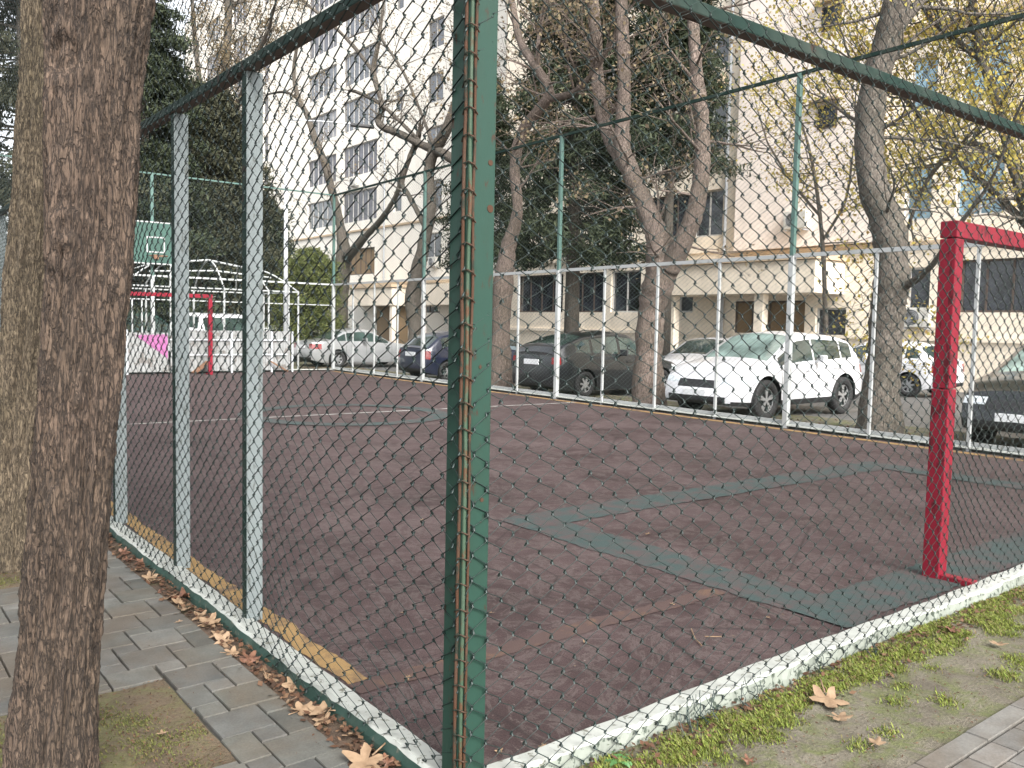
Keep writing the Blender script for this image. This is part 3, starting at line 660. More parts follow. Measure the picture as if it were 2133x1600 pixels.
# ------------------------------------------------------------------ cars
def make_wheel(parent, x, y, r, side, big=False):
    w = empty('wheel', (x, y, r)); w.parent = parent
    mb = MB(); prof = [(0.60, -0.10), (0.93, -0.10), (1.0, -0.075), (1.0, 0.075), (0.93, 0.10), (0.60, 0.10)]; n = 28
    for t in range(n):
        a = 2 * PI * t / n
        for (rr, yy) in prof: mb.v.append((rr * r * math.cos(a), yy, rr * r * math.sin(a)))
    K = len(prof)
    for t in range(n):
        for k in range(K):
            a0 = t * K + k; a1 = t * K + (k + 1) % K; b0 = ((t + 1) % n) * K + k; b1 = ((t + 1) % n) * K + (k + 1) % K
            mb.f.append((a0, b0, b1, a1)); mb.mi.append(0)
    mb.build('tyre', M['tyre'], w, smooth=True)
    mb = MB(); R = 0.64 * r; yo = side * 0.075
    for t in range(n):   # outer ring and dark dish
        a, b = 2 * PI * t / n, 2 * PI * (t + 1) / n
        mb.cur = 0; q = [(R * math.cos(a), yo, R * math.sin(a)), (R * math.cos(b), yo, R * math.sin(b)), (R * 0.86 * math.cos(b), yo * 0.9, R * 0.86 * math.sin(b)), (R * 0.86 * math.cos(a), yo * 0.9, R * 0.86 * math.sin(a))]; mb.face(q)
        mb.cur = 1; mb.face([(R * 0.88 * math.cos(a), yo * 0.3, R * 0.88 * math.sin(a)), (R * 0.88 * math.cos(b), yo * 0.3, R * 0.88 * math.sin(b)), (0, yo * 0.3, 0)])
    mb.cur = 0
    ns = 5 if big else 7
    for t in range(ns):
        for da in ((-0.16, 0.16) if big else (0,)):
            a = 2 * PI * t / ns + 0.3; e = a + da
            mb.beam((0.04 * math.cos(a), yo * 0.95, 0.04 * math.sin(a)), (R * 0.9 * math.cos(e), yo * 0.9, R * 0.9 * math.sin(e)), 0.035 if big else 0.05, 0.02, (0, 1, 0))
    mb.tube([(0, yo * 0.5, 0), (0, yo * 1.1, 0)], 0.05, 10)
    mb.build('rim', [M['rim'], M['black_plastic']], w)
    return w

def car(name, label, loc, rz, sp, paint, cat='car', group='cars parked around the court', glassm='car_glass'):
    """local +x is forward; x=0 tail. One dense loft, faces sorted into parts."""
    Lc, W = sp['L'], sp['W']; g0 = sp.get('g', 0.2); wr = sp.get('wr', 0.32)
    c = empty(name, loc, rz, label, cat, group)
    NS, NL, NG, NT = 96, 15, 8, 8
    xs = np.linspace(0, Lc, NS)
    def prof(pts, sm=5):
        xx = np.linspace(-0.3, Lc + 0.3, 240); yy = np.interp(xx, [p[0] for p in pts], [p[1] for p in pts])
        kk = np.ones(sm) / sm; yy = np.convolve(np.pad(yy, sm, 'edge'), kk, 'same')[sm:-sm]
        return np.interp(xs, xx, yy)
    top = prof(sp['top'], 9); belt = prof(sp['belt'], 9)
    top = np.maximum(top, belt + 0.02)
    er, ef = sp.get('er', 0.5), sp.get('ef', 0.8)
    wx = np.ones(NS)
    wx -= sp.get('kr', 0.13) * np.clip((er - xs) / er, 0, 1) ** 2.2; wx -= sp.get('kf', 0.17) * np.clip((xs - (Lc - ef)) / ef, 0, 1) ** 2.2
    wx *= W / 2
    sill = g0 + 0.10 * np.clip((0.4 - xs) / 0.4, 0, 1) + 0.04 * np.clip((xs - Lc + 0.5) / 0.5, 0, 1)
    rows = NL + NG + NT; half = np.zeros((NS, rows, 2))
    for j in range(NL):
        t = j / (NL - 1); half[:, j, 1] = sill + (belt - sill) * t
        bul = np.interp(t, [0, 0.1, 0.35, 0.62, 0.72, 0.92, 1], [0.93, 0.965, 0.985, 1.0, 0.992, 0.975, 0.945]); half[:, j, 0] = wx * bul
    edge = np.maximum(belt + 0.012, top - sp.get('crown', 0.05) - 0.03 * np.clip((top - belt) / 0.4, 0, 1))
    tum = sp.get('tum', 0.30)
    for j in range(NG):
        s = (j + 1) / NG; z = belt + (edge - belt) * s; half[:, NL + j, 1] = z
        half[:, NL + j, 0] = wx * 0.945 - tum * (z - belt) - 0.02 * s ** 3
    ye = half[:, NL + NG - 1, 0].copy()
    for j in range(NT):
        s = (j + 1) / NT; y = ye * (1 - s); half[:, NL + NG + j, 0] = y
        half[:, NL + NG + j, 1] = edge + (top - edge) * (1 - (1 - s) ** 2.4)
    full = np.zeros((NS, 2 * rows - 1, 3))
    full[:, :rows, 0] = xs[:, None]; full[:, :rows, 1] = -half[:, :, 0]; full[:, :rows, 2] = half[:, :, 1]
    full[:, rows:, 0] = xs[:, None]; full[:, rows:, 1] = half[:, ::-1, 0][:, 1:]; full[:, rows:, 2] = half[:, ::-1, 1][:, 1:]
    K = full.shape[1]
    # rake of tail and nose
    zn = full[..., 2]
    rake_f, rake_r = sp.get('rake_f', 0.1), sp.get('rake_r', 0.08)
    full[..., 0] -= np.clip((xs[:, None] - (Lc - 0.5)) / 0.5, 0, 1) * rake_f * np.clip((zn - 0.45) / 0.5, 0, 1.5)
    full[..., 0] += np.clip((0.4 - xs[:, None]) / 0.4, 0, 1) * rake_r * np.clip((zn - 0.5) / 0.5, 0, 1.5)
    wb0 = sp['rear_axle']; wb1 = sp['front_axle']; ra = wr + sp.get('gap', 0.055); wheels = [(wb0, wr), (wb1, wr)]
    V = full.reshape(-1, 3).copy(); parts = {}
    def put(p, f): parts.setdefault(p, []).append(f)
    def inarch(x, z): return any((x - ax) ** 2 + (z - wr) ** 2 < ra * ra for ax, _ in wheels)
    dele = np.zeros((NS - 1, K - 1), bool)
    for i in range(NS - 1):
        for k in range(K - 1):
            kk = min(k, K - 2 - k)
            if kk < NL - 1:
                cxm = full[i:i + 2, k:k + 2, 0].mean(); czm = full[i:i + 2, k:k + 2, 2].mean()
                dele[i, k] = inarch(cxm, czm)
    for i in range(1, NS - 1):   # snap rim of the arches to a circle
        for k in range(K):
            kk = min(k, K - 1 - k)
            if kk >= NL: continue
            ks = [q for q in (k - 1, k) if 0 <= q < K - 1]; nb = [dele[i - 1, q] for q in ks] + [dele[i, q] for q in ks]
            if any(nb) and not all(nb):
                x, z = full[i, k, 0], full[i, k, 2]
                ax = min(wheels, key=lambda w: abs(w[0] - x))[0]; dx, dz = x - ax, z - wr; r = math.hypot(dx, dz)
                if kk > 0 and r > 1e-6:
                    V[i * K + k, 0] = ax + dx / r * ra; V[i * K + k, 2] = wr + dz / r * ra
                elif kk == 0: V[i * K + k, 0] = ax + math.copysign(math.sqrt(max(0, ra * ra - (z - wr) ** 2)), dx)
    ws0, ws1 = sp['ws']; rw0, rw1 = sp['rw']; sw0, sw1 = sp['sw']; pil = sp.get('pillars', [])
    for i in range(NS - 1):
        xm = (xs[i] + xs[i + 1]) / 2; gh = top[i] - belt[i]
        for k in range(K - 1):
            if dele[i, k]: continue
            kk = min(k, K - 2 - k); f = (i * K + k, i * K + k + 1, (i + 1) * K + k + 1, (i + 1) * K + k)
            left = k > K // 2
            part = 'body'
            if kk >= NL + NG + 0 and (rw0 < xm < rw1 or ws0 < xm < ws1): part = 'windshield' if ws0 < xm < ws1 else 'rear_window'
            elif NL <= kk < NL + NG - 2 and sw0 < xm < sw1 and gh > 0.13 and not any(a < xm < b for a, b in pil):
                nsp = sum(1 for a, b in pil if xm > b); part = ('side_window', left, nsp)
            elif kk <= 1 and sp.get('cladding'): part = 'lower_trim'
            elif sp['hl'][0] < (Lc - xm) < sp['hl'][1] or False: 
                t = (kk + 0.5) / (NL - 1)
                if sp['hl'][2] < t < sp['hl'][3]: part = ('headlight', left)
            elif xm < sp['tl'][1]:
                t = (kk + 0.5) / (NL - 1)
                if sp['tl'][2] < t < sp['tl'][3]: part = ('taillight', left)
            put(part, f)
    # end caps as bulged grids
    nC = 14
    for end in (0, 1):
        i = 0 if end == 0 else NS - 1; base = full[i]; sgn = -1 if end == 0 else 1; grid = []
        for j in range(rows):
            row = []
            a = base[j]; b = base[K - 1 - j]
            for q in range(nC + 1):
                s = q / nC; p = a + (b - a) * s; u = 2 * s - 1
                zt = p[2]; hgt = (zt - base[0][2]) / max(0.01, belt[i] - base[0][2])
                bul = (0.06 if end == 0 else 0.10) * (1 - abs(u) ** 2.5) * math.sin(min(1.0, max(0.0, hgt * 0.8 + 0.25)) * PI) ** 0.5 if hgt < 0.93 else 0
                if j == 0: bul = 0.02 * (1 - u * u)
                row.append((p[0] + sgn * bul, p[1], p[2]))
            grid.append(row)
        off = len(V); V = np.vstack([V, np.array(grid).reshape(-1, 3)])
        for j in range(rows - 1):
            for q in range(nC):
                f = (off + j * (nC + 1) + q, off + (j + 1) * (nC + 1) + q, off + (j + 1) * (nC + 1) + q + 1, off + j * (nC + 1) + q + 1)
                if end == 1: f = f[::-1]
                t = (j + 0.5) / (NL - 1); u = abs((q + 0.5) / nC * 2 - 1); left = (q + 0.5) / nC > 0.5; part = 'body'
                if end == 1:
                    if sp['hl'][2] < t < sp['hl'][3] and u > sp.get('hlu', 0.62): part = ('headlight', left)
                    elif sp['gr'][0] < t < sp['gr'][1] and u < sp['gr'][2]: part = 'grille'
                    elif sp['in'][0] < t < sp['in'][1] and u < sp['in'][2]: part = 'lower_intake'
                    elif j < 1 and sp.get('cladding'): part = 'lower_trim'
                else:
                    if sp['tl'][2] < t < sp['tl'][3] and u > sp.get('tlu', 0.7): part = ('taillight', left)
                    elif t < 0.16: part = 'lower_trim'
                put(part, f)
    for i in range(NS - 1):   # floor pan
        put('underbody', (i * K, (i + 1) * K, (i + 1) * K + K - 1, i * K + K - 1))
    V[:, 0] -= Lc / 2
    def emit(nm, faces, mat, smooth=True):
        F = np.array(faces); u, inv = np.unique(F.ravel(), return_inverse=True)
        return npmesh(nm, V[u], inv.reshape(-1, 4), mat, c, smooth)
    mats = {'body': paint, 'windshield': M[glassm], 'rear_window': M[glassm], 'lower_trim': M['black_plastic'], 'grille': M['black_plastic'], 'lower_intake': M['black_plastic'], 'underbody': M['black_plastic']}
    for p, fs in parts.items():
        nm = p if isinstance(p, str) else p[0]
        mt = mats.get(nm) or {'side_window': M['car_glass'], 'headlight': M['lamp_clear'], 'taillight': M['lamp_red']}[nm]
        emit(nm, fs, mt)
    for ax, r in wheels:
        for sd in (-1, 1):
            iw = int(round(ax / Lc * (NS - 1))); hw = wx[iw]
            make_wheel(c, ax - Lc / 2, sd * (hw - 0.115), wr, sd, sp.get('big', False))
            mb = MB(); n = 14   # inner arch liner
            for t in range(n):
                a, b = PI * t / n - 0.12, PI * (t + 1) / n - 0.12 + (0.24 if t == n - 1 else 0)
                P = lambda an, yy: (ax - Lc / 2 + ra * math.cos(an), yy, wr + ra * math.sin(an))
                y0, y1 = sd * (hw * 0.985), sd * (hw - 0.30)
                mb.face([P(a, y0), P(b, y0), P(b, y1), P(a, y1)]); mb.face([P(a, y1), P(b, y1), (ax - Lc / 2, y1, wr - 0.1)])
            mb.build('wheel_arch', M['black_plastic'], c)
    for sd in (-1, 1):   # mirrors
        xm = ws0 - sp.get('mir', 0.25); im = int(xm / Lc * (NS - 1)); mx = xm - Lc / 2; yb = wx[im] * 0.93
        mb = MB(); mb.beam((mx, sd * yb, belt[im] + 0.02), (mx + 0.02, sd * (yb + 0.09), belt[im] + 0.06), 0.06, 0.04)
        mb.beam((mx - 0.02, sd * (yb + 0.06), belt[im] + 0.10), (mx + 0.02, sd * (yb + 0.24), belt[im] + 0.10), 0.10, 0.15)
        mb.build('mirror', paint, c, bevel=0.02)
    zr, zf = sp.get('plate_r', 0.75), sp.get('plate_f', 0.48)
    xr = -Lc / 2 + rake_r * max(0, min(1.5, (zr - 0.5) / 0.5)) - 0.075
    MB().box(xr, xr + 0.02, -0.26, 0.26, zr - 0.06, zr + 0.06).build('number_plate', M['plate'], c, bevel=0.004)
    xf = Lc / 2 - rake_f * max(0, min(1.5, (zf - 0.45) / 0.5)) + 0.10
    MB().box(xf - 0.01, xf + 0.012, -0.26, 0.26, zf - 0.06, zf + 0.06).build('number_plate', M['plate'], c, bevel=0.004)
    # door shut lines and handles as thin dark / paint pieces following the flank
    for sd in (-1, 1):
        for xd in sp['doors']:
            i = int(xd / Lc * (NS - 1)); mb = MB(); pts = []
            for j in range(2, NL): 
                pts.append((full[i, j, 0] - Lc / 2, sd * (half[i, j, 0] + 0.001), half[i, j, 1]))
            for a, b in zip(pts[:-1], pts[1:]): mb.beam(a, b, 0.004, 0.008, (1, 0, 0))
            mb.build('door_gap', M['black_plastic'], c)
        for xd in sp['handles']:
            i = int(xd / Lc * (NS - 1)); j = NL - 3; y = half[i, j, 0]
            MB().beam((full[i, j, 0] - Lc / 2 - 0.1, sd * (y + 0.018), half[i, j, 1]), (full[i, j, 0] - Lc / 2 + 0.1, sd * (y + 0.018), half[i, j, 1]), 0.03, 0.03).build('door_handle', paint, c, bevel=0.01)
    return c

SUV = dict(L=4.44, W=1.86, g=0.26, wr=0.375, gap=0.075, rear_axle=0.92, front_axle=3.56, big=True, cladding=True,
    top=[(0, 1.02), (0.10, 1.12), (0.55, 1.52), (0.95, 1.61), (1.9, 1.65), (2.5, 1.60), (3.35, 1.13), (3.55, 1.09), (4.1, 1.0), (4.44, 0.86)],
    belt=[(0, 1.0), (0.5, 1.10), (1.5, 1.04), (3.2, 0.98), (3.5, 0.95), (4.44, 0.80)], ws=(2.50, 3.36), rw=(0.12, 0.52), sw=(0.62, 3.2),
    pillars=[(0.98, 1.02), (1.97, 1.99)], hl=(0.05, 0.60, 0.74, 0.92), tl=(0, 0.35, 0.72, 0.92), hlu=0.60, gr=(0.58, 0.86, 0.52), **{'in': (0.0, 0.30, 0.80)},
    doors=(1.15, 2.0, 3.15), handles=(1.3, 2.25), rake_f=0.14, rake_r=0.1, mir=0.55, plate_f=0.50, plate_r=0.85, tum=0.26)
SEDAN = dict(L=4.6, W=1.76, g=0.19, wr=0.31, rear_axle=0.98, front_axle=3.72,
    top=[(0, 0.95), (0.15, 0.99), (0.72, 1.03), (1.30, 1.36), (1.9, 1.44), (2.4, 1.41), (3.2, 0.98), (3.4, 0.95), (4.2, 0.84), (4.6, 0.70)],
    belt=[(0, 0.90), (0.7, 0.96), (1.5, 0.92), (3.2, 0.87), (4.0, 0.79), (4.6, 0.66)], ws=(2.42, 3.2), rw=(0.75, 1.28), sw=(0.95, 3.05),
    pillars=[(1.30, 1.38), (2.12, 2.20)], hl=(0.02, 0.45, 0.72, 0.95), tl=(0, 0.32, 0.62, 0.93), hlu=0.62, tlu=0.66, gr=(0.68, 0.9, 0.3), **{'in': (0.14, 0.36, 0.6)},
    doors=(1.35, 2.15, 3.2), handles=(1.55, 2.4), rake_f=0.12, rake_r=0.04, mir=0.4)
HATCH = dict(L=4.1, W=1.72, g=0.19, wr=0.30, rear_axle=0.72, front_axle=3.2,
    top=[(0, 0.95), (0.06, 1.0), (0.55, 1.36), (1.0, 1.45), (1.9, 1.46), (2.2, 1.42), (2.9, 1.0), (3.1, 0.97), (3.8, 0.86), (4.1, 0.72)],
    belt=[(0, 0.93), (0.6, 0.97), (1.5, 0.92), (2.9, 0.88), (3.6, 0.8), (4.1, 0.68)], ws=(2.2, 2.92), rw=(0.08, 0.52), sw=(0.5, 2.8),
    pillars=[(0.86, 0.93), (1.72, 1.8)], hl=(0.02, 0.42, 0.74, 0.95), tl=(0, 0.14, 0.6, 0.95), tlu=0.82, gr=(0.7, 0.88, 0.3), **{'in': (0.14, 0.36, 0.6)},
    doors=(1.05, 1.78, 2.8), handles=(1.2, 2.0), rake_f=0.1, rake_r=0.05, mir=0.35, plate_r=0.78)
LIFT = dict(L=4.46, W=1.75, g=0.17, wr=0.31, rear_axle=0.9, front_axle=3.6, cladding=False,
    top=[(0, 1.02), (0.05, 1.12), (0.25, 1.25), (0.9, 1.47), (1.9, 1.58), (2.5, 1.54), (3.4, 1.02), (3.6, 0.94), (4.15, 0.82), (4.46, 0.68)],
    belt=[(0, 0.99), (0.7, 1.02), (1.5, 0.97), (3.2, 0.91), (4.0, 0.8), (4.46, 0.66)], ws=(2.45, 3.4), rw=(0.26, 0.95), sw=(0.6, 3.25),
    pillars=[(1.1, 1.17), (2.02, 2.1)], hl=(0.02, 0.5, 0.72, 0.95), tl=(0, 0.16, 0.72, 0.95), tlu=0.82, gr=(0.7, 0.86, 0.3), **{'in': (0.14, 0.36, 0.6)},
    doors=(1.3, 2.05, 3.2), handles=(1.5, 2.35), rake_f=0.12, rake_r=0.02, mir=0.4, plate_r=0.82)
VAN = dict(SUV); VAN.update(L=4.8, W=1.85, top=[(0, 1.1), (0.08, 1.3), (0.3, 1.82), (0.6, 1.9), (2.9, 1.9), (3.2, 1.82), (3.9, 1.2), (4.1, 1.12), (4.6, 0.98), (4.8, 0.8)],
    belt=[(0, 1.05), (3.6, 1.05), (4.1, 0.98), (4.8, 0.76)], ws=(3.2, 3.9), rw=(0.1, 0.3), sw=(0.4, 3.8), pillars=[(1.4, 1.5), (2.6, 2.7)], front_axle=3.9, rear_axle=0.95, doors=(1.45, 2.65, 3.6), handles=(1.7, 2.9), cladding=False)

G = GZ - 0.02
car('parked_suv', 'white compact SUV parked nose to the fence between the two nearest trees', (13.1, 8.1, G), PI + 0.02, SUV, M['p_white'], 'SUV', glassm='car_glass_pale')
car('parked_suv', 'black SUV facing the fence at the right edge behind the red goal', (13.5, 2.75, G), PI, SUV, M['p_black'], 'SUV', glassm='car_glass_pale')
car('parked_car', 'silver sedan parked tail to the fence beyond the far court corner', (14.0, 26.8, G), 0.0, SEDAN, M['p_silver'])
car('parked_car', 'navy blue hatchback parked tail to the fence left of the corner post', (13.5, 18.95, G), 0.0, HATCH, M['p_navy'])
car('parked_car', 'black liftback parked tail to the fence between two tree trunks', (13.45, 13.25, G), 0.02, LIFT, M['p_black'])
car('parked_car', 'pale blue sedan partly hidden between the silver sedan and the navy hatchback', (17.0, 22.6, G), 0.0, SEDAN, M['p_blue'])
car('parked_car', 'white sedan parked behind the white SUV, only its bonnet and windscreen seen', (17.6, 13.2, G), PI + 0.15, SEDAN, M['p_white'])
car('parked_car', 'white estate car parked along the building behind the right hand tree', (21.3, 10.3, G), PI / 2, HATCH, M['p_white'])
car('parked_suv', 'white SUV behind the gazebo frame and the board wall', (10.6, 31.5, G), 0.5, VAN, M['p_white'], 'SUV')
car('parked_van', 'dark green van seen over the board wall beside the red far goal post', (7.0, 31.5, G), 0.25, VAN, M['p_green'], 'van')
car('parked_car', 'white sedan seen over the boards through the left part of the far goal', (4.6, 35.5, G), 0.1, SUV, M['p_white'])
car('parked_car', 'white hatchback just visible behind the grey lamp post', (14.0, 33.5, G), 0.3, HATCH, M['p_white'])

# ------------------------------------------------------------------ trees
def cards(centers, size, mat, name, parent, aspect=0.6, droop=0.0, seed=0, curl=0.25):
    r = np.random.default_rng(seed); C_ = np.asarray(centers, float); n = len(C_)
    d = r.normal(size=(n, 3)); d[:, 2] -= droop; d /= np.linalg.norm(d, axis=1)[:, None]
    e = r.normal(size=(n, 3)); e -= (e * d).sum(1)[:, None] * d; e /= np.linalg.norm(e, axis=1)[:, None]
    s = size * r.uniform(0.55, 1.3, n)[:, None]; nn = np.cross(d, e) * s * curl
    V = np.stack([C_ - d * s * 0.5, C_ + e * s * aspect * 0.5 + nn, C_ + d * s * 0.5, C_ - e * s * aspect * 0.5 + nn], 1).reshape(-1, 3)
    F = np.arange(4 * n).reshape(n, 4)
    return npmesh(name, V, F, mat, parent)
def rnd(seed): return random.Random(seed)
def grow(mb, p, d, L, r, depth, R, tips, spread=0.6, upb=0.12, minr=0.004):
    n = max(3, int(L / 0.18)); pts = [Vector(p)]; dd = Vector(d).normalized(); rad = [r]
    kids = []
    for i in range(n):
        dd = (dd + Vector((R.uniform(-1, 1), R.uniform(-1, 1), R.uniform(-1, 1) + upb)) * 0.16).normalized()
        pts.append(pts[-1] + dd * (L / n)); rad.append(max(minr, r * (1 - 0.75 * (i + 1) / n)))
        if depth > 0 and i > 0 and R.random() < 0.62: kids.append((pts[-1].copy(), dd.copy(), rad[-1]))
        if depth <= 1: tips.append(tuple(pts[-1]))
    mb.tube(pts, rad, 5 if r < 0.03 else 7, False)
    for q, dq, rq in kids:
        s = Vector((R.uniform(-1, 1), R.uniform(-1, 1), R.uniform(-0.7, 1))).normalized()
        grow(mb, q, (dq + s * spread * 1.4), L * R.uniform(0.42, 0.7), rq * 0.62, depth - 1, R, tips, spread, upb, minr)
def smooth_path(pts, rad, sub=6, wob=0.03, R=None):
    P = np.array(pts, float); n = len(P); out = []; ro = []
    for i in range(n - 1):
        p0 = P[max(i - 1, 0)]; p1 = P[i]; p2 = P[i + 1]; p3 = P[min(i + 2, n - 1)]
        for k in range(sub):
            t = k / sub; q = 0.5 * ((2 * p1) + (-p0 + p2) * t + (2 * p0 - 5 * p1 + 4 * p2 - p3) * t * t + (-p0 + 3 * p1 - 3 * p2 + p3) * t ** 3)
            w = rad[i] + (rad[i + 1] - rad[i]) * t
            out.append(q + rng.uniform(-1, 1, 3) * wob * w); ro.append(w * (1 + rng.uniform(-1, 1) * wob))
    out.append(P[-1]); ro.append(rad[-1]); return out, ro
def bare_tree(name, label, limbs, X, mat, seed, leafmat=None, nleaf=0, lsize=0.08, twig=1.0, depth=3, group=None, cat='tree', zmin=0.0, spread=0.6):
    """limbs: list of (list of (px,py,halfwidth_px,dX)); the first starts at the ground"""
    R = rnd(seed); base = None; tips = []; crown = MB(); trunk = MB(); root = None
    for li, (pp, ntw) in enumerate(limbs):
        P = []; Rr = []
        for (x, y, hw, dX) in pp:
            q = toX(x, y, X + dX); depthz = float(((q - CAM) @ (M3 @ np.array([0, 0, 1.0])))); P.append(q); Rr.append(hw * depthz / FOC)
        if li == 0:
            P[0][2] = GZ - 0.1; base = P[0].copy(); root = empty(name, (base[0], base[1], GZ), 0, label, cat, group); Rr[0] *= 1.35
        pts, rad = smooth_path(P, Rr, 7, 0.06)
        (trunk if pp[0][2] >= 9 else crown).tube(pts, rad, 16 if Rr[0] > 0.08 else 8, True, 0.035)
        for _ in range(int(ntw * twig)):
            i = R.randrange(len(pts) // 3, len(pts)); q = Vector(pts[i])
            if q.z < zmin: continue
            d = Vector((R.uniform(-1, 1), R.uniform(-1, 1), R.uniform(-0.2, 1.0)))
            grow(crown, q, d, R.uniform(0.9, 2.0), min(rad[i] * 0.45, 0.035), depth - 1, R, tips, spread)
        q = Vector(pts[-1]); dq = Vector(pts[-1]) - Vector(pts[-4])
        grow(crown, q, dq, R.uniform(1.4, 2.4), rad[-1], depth, R, tips, spread)
    o = trunk.build('trunk', mat, root, smooth=True); local(root, o)
    o = crown.build('branches', mat, root, smooth=True); local(root, o)
    if nleaf and tips:
        T = np.array(tips); hub = rng.permutation(len(T))[:max(12, len(T) // 9)]; near = np.argmin(((T[:, None, :] - T[hub][None]) ** 2).sum(-1), 1); wgt = (np.random.default_rng(seed).random(len(hub)) ** 2.2)[near]; c = T[rng.choice(len(T), nleaf, p=wgt / wgt.sum())] + rng.normal(size=(nleaf, 3)) * 0.15
        o = cards(c, lsize, leafmat, 'leaves', root, 0.75, 0.4, seed); local(root, o)
    return root

GR = 'bare plane trees in a row beyond the far side fence'
bare_tree('plane_tree', 'leaning bare tree with a long bent trunk behind the right side of the white SUV', [
    ([(1832, 895, 38, 0), (1837, 780, 34, 0), (1848, 660, 34, 0), (1858, 590, 36, 0), (1852, 490, 33, 0), (1818, 380, 29, 0), (1812, 250, 29, 0), (1830, 150, 28, 0), (1860, 40, 27, 0), (1885, -80, 25, 0), (1900, -260, 20, .2)], 14),
    ([(1880, 600, 10, 0), (1935, 560, 6, -.3), (1990, 480, 5, -.6), (2050, 400, 4, -.8)], 6),
    ([(1850, 90, 12, 0), (1920, 0, 9, .3), (2000, -90, 7, .8)], 10)], 11.9, M['bark_grey'], 11, M['leaf_yellow'], 900, 0.085, group=GR, zmin=3.0)
bare_tree('plane_tree', 'bare tree with a thick trunk forking low into three limbs left of the white SUV', [
    ([(1352, 836, 30, 0), (1352, 740, 28, 0), (1358, 640, 28, 0), (1378, 560, 34, 0), (1372, 500, 26, 0), (1345, 430, 20, 0), (1318, 370, 19, 0), (1296, 300, 17, 0), (1300, 200, 14, 0), (1298, 90, 14, 0), (1292, -40, 12, 0)], 16),
    ([(1392, 560, 24, 0), (1422, 505, 20, 0), (1450, 430, 19, 0), (1462, 350, 17, 0), (1462, 250, 15, 0), (1450, 140, 13, 0), (1442, 20, 12, 0), (1430, -120, 10, 0)], 16),
    ([(1322, 375, 12, 0), (1282, 320, 11, .2), (1258, 250, 14, .3), (1245, 170, 14, .4), (1240, 60, 13, .5), (1228, -60, 11, .5)], 12)], 11.6, M['bark_far'], 23, M['leaf_brown'], 1500, 0.085, group=GR, zmin=2.8)
bare_tree('plane_tree', 'twisting bare tree just right of the green corner post', [
    ([(1042, 800, 22, 0), (1042, 700, 19, 0), (1048, 600, 22, 0), (1058, 520, 17, 0), (1078, 440, 11, 0), (1072, 350, 11, 0), (1086, 280, 12, 0), (1125, 225, 11, 0), (1145, 190, 10, 0), (1110, 130, 9, 0), (1082, 80, 8, .2), (1060, -30, 6, .3)], 14),
    ([(1143, 205, 8, 0), (1190, 195, 7, 0), (1225, 165, 6, -.1), (1262, 110, 5, -.1)], 10),
    ([(1120, 140, 6, 0), (1122, 90, 5, 0), (1132, 20, 4, .3)], 8)], 12.0, M['bark_far'], 37, M['leaf_brown'], 2600, 0.09, group=GR, zmin=3.4)
bare_tree('plane_tree', 'wide spreading bare tree behind the navy hatchback', [
    ([(872, 770, 20, 0), (868, 690, 17, 0), (860, 620, 17, 0), (880, 520, 13, 0), (898, 430, 11, 0), (893, 370, 11, 0), (902, 320, 12, 0), (930, 270, 12, 0), (955, 200, 9, 0)], 10),
    ([(960, 345, 11, 0), (925, 320, 10, 0), (880, 302, 8, 0), (835, 280, 8, 0), (790, 258, 7, 0), (795, 215, 5, 0), (778, 150, 6, 0), (788, 90, 4, 0), (800, 0, 3, 0)], 14),
    ([(880, 300, 4, 0), (835, 255, 4, 0), (790, 215, 4, 0), (740, 190, 3, 0)], 5),
    ([(778, 150, 4, 0), (735, 95, 4, 0), (690, 50, 3, .3), (640, 10, 3, .5)], 8),
    ([(885, 470, 6, 0), (850, 405, 5, 0), (838, 380, 5, 0), (856, 320, 5, 0)], 2),
    ([(905, 310, 4, 0), (875, 230, 3, 0), (840, 150, 3, 0), (800, 90, 3, 0)], 6)], 16.4, M['bark_grey'], 41, M['leaf_brown'], 2200, 0.08, group=GR, zmin=4.0, twig=0.9)
bare_tree('plane_tree', 'slender bare tree forking wide in front of the white block left of centre', [
    ([(708, 745, 16, 0), (710, 650, 15, 0), (712, 570, 17, 0), (716, 520, 14, 0), (708, 465, 9, 0), (692, 400, 8, 0), (676, 340, 8, 0), (656, 290, 7, 0), (640, 240, 6, 0), (622, 205, 5, 0), (612, 150, 4, 0), (620, 90, 3, 0)], 14),
    ([(724, 535, 12, 0), (760, 495, 7, 0), (800, 448, 5, 0), (826, 405, 5, 0), (838, 360, 4, 0), (862, 315, 4, 0)], 4),
    ([(622, 208, 3, 0), (595, 192, 3, 0), (560, 196, 2, 0)], 3)], 17.0, M['bark_grey'], 53, M['leaf_brown'], 1500, 0.08, group=GR, zmin=4.2, twig=0.9)
# a yellow leaved tree beyond the cars on the right
bare_tree('autumn_tree', 'tree with sparse yellow leaves in front of the building at the upper right', [
    ([(2190, 840, 16, 0), (2180, 640, 15, 0), (2150, 480, 13, 0), (2110, 340, 12, 0), (2080, 220, 10, 0), (2040, 100, 9, 0), (2020, -40, 8, 0)], 26),
    ([(2150, 480, 9, 0), (2070, 400, 7, 0), (1990, 330, 6, .3), (1930, 260, 5, .5), (1880, 200, 4, 0)], 20),
    ([(2110, 340, 8, 0), (2020, 300, 7, 0), (1950, 350, 5, 0), (1910, 420, 4, 0)], 16),
    ([(2040, 120, 7, 0), (1960, 60, 6, 0), (1900, -20, 5, 0)], 18),
    ([(2100, 300, 6, 0), (2160, 160, 6, 0), (2170, 20, 5, 0)], 12)], 16.0, M['bark_grey'], 67, M['leaf_yellow'], 15000, 0.085, zmin=3.0, twig=1.1, depth=3)
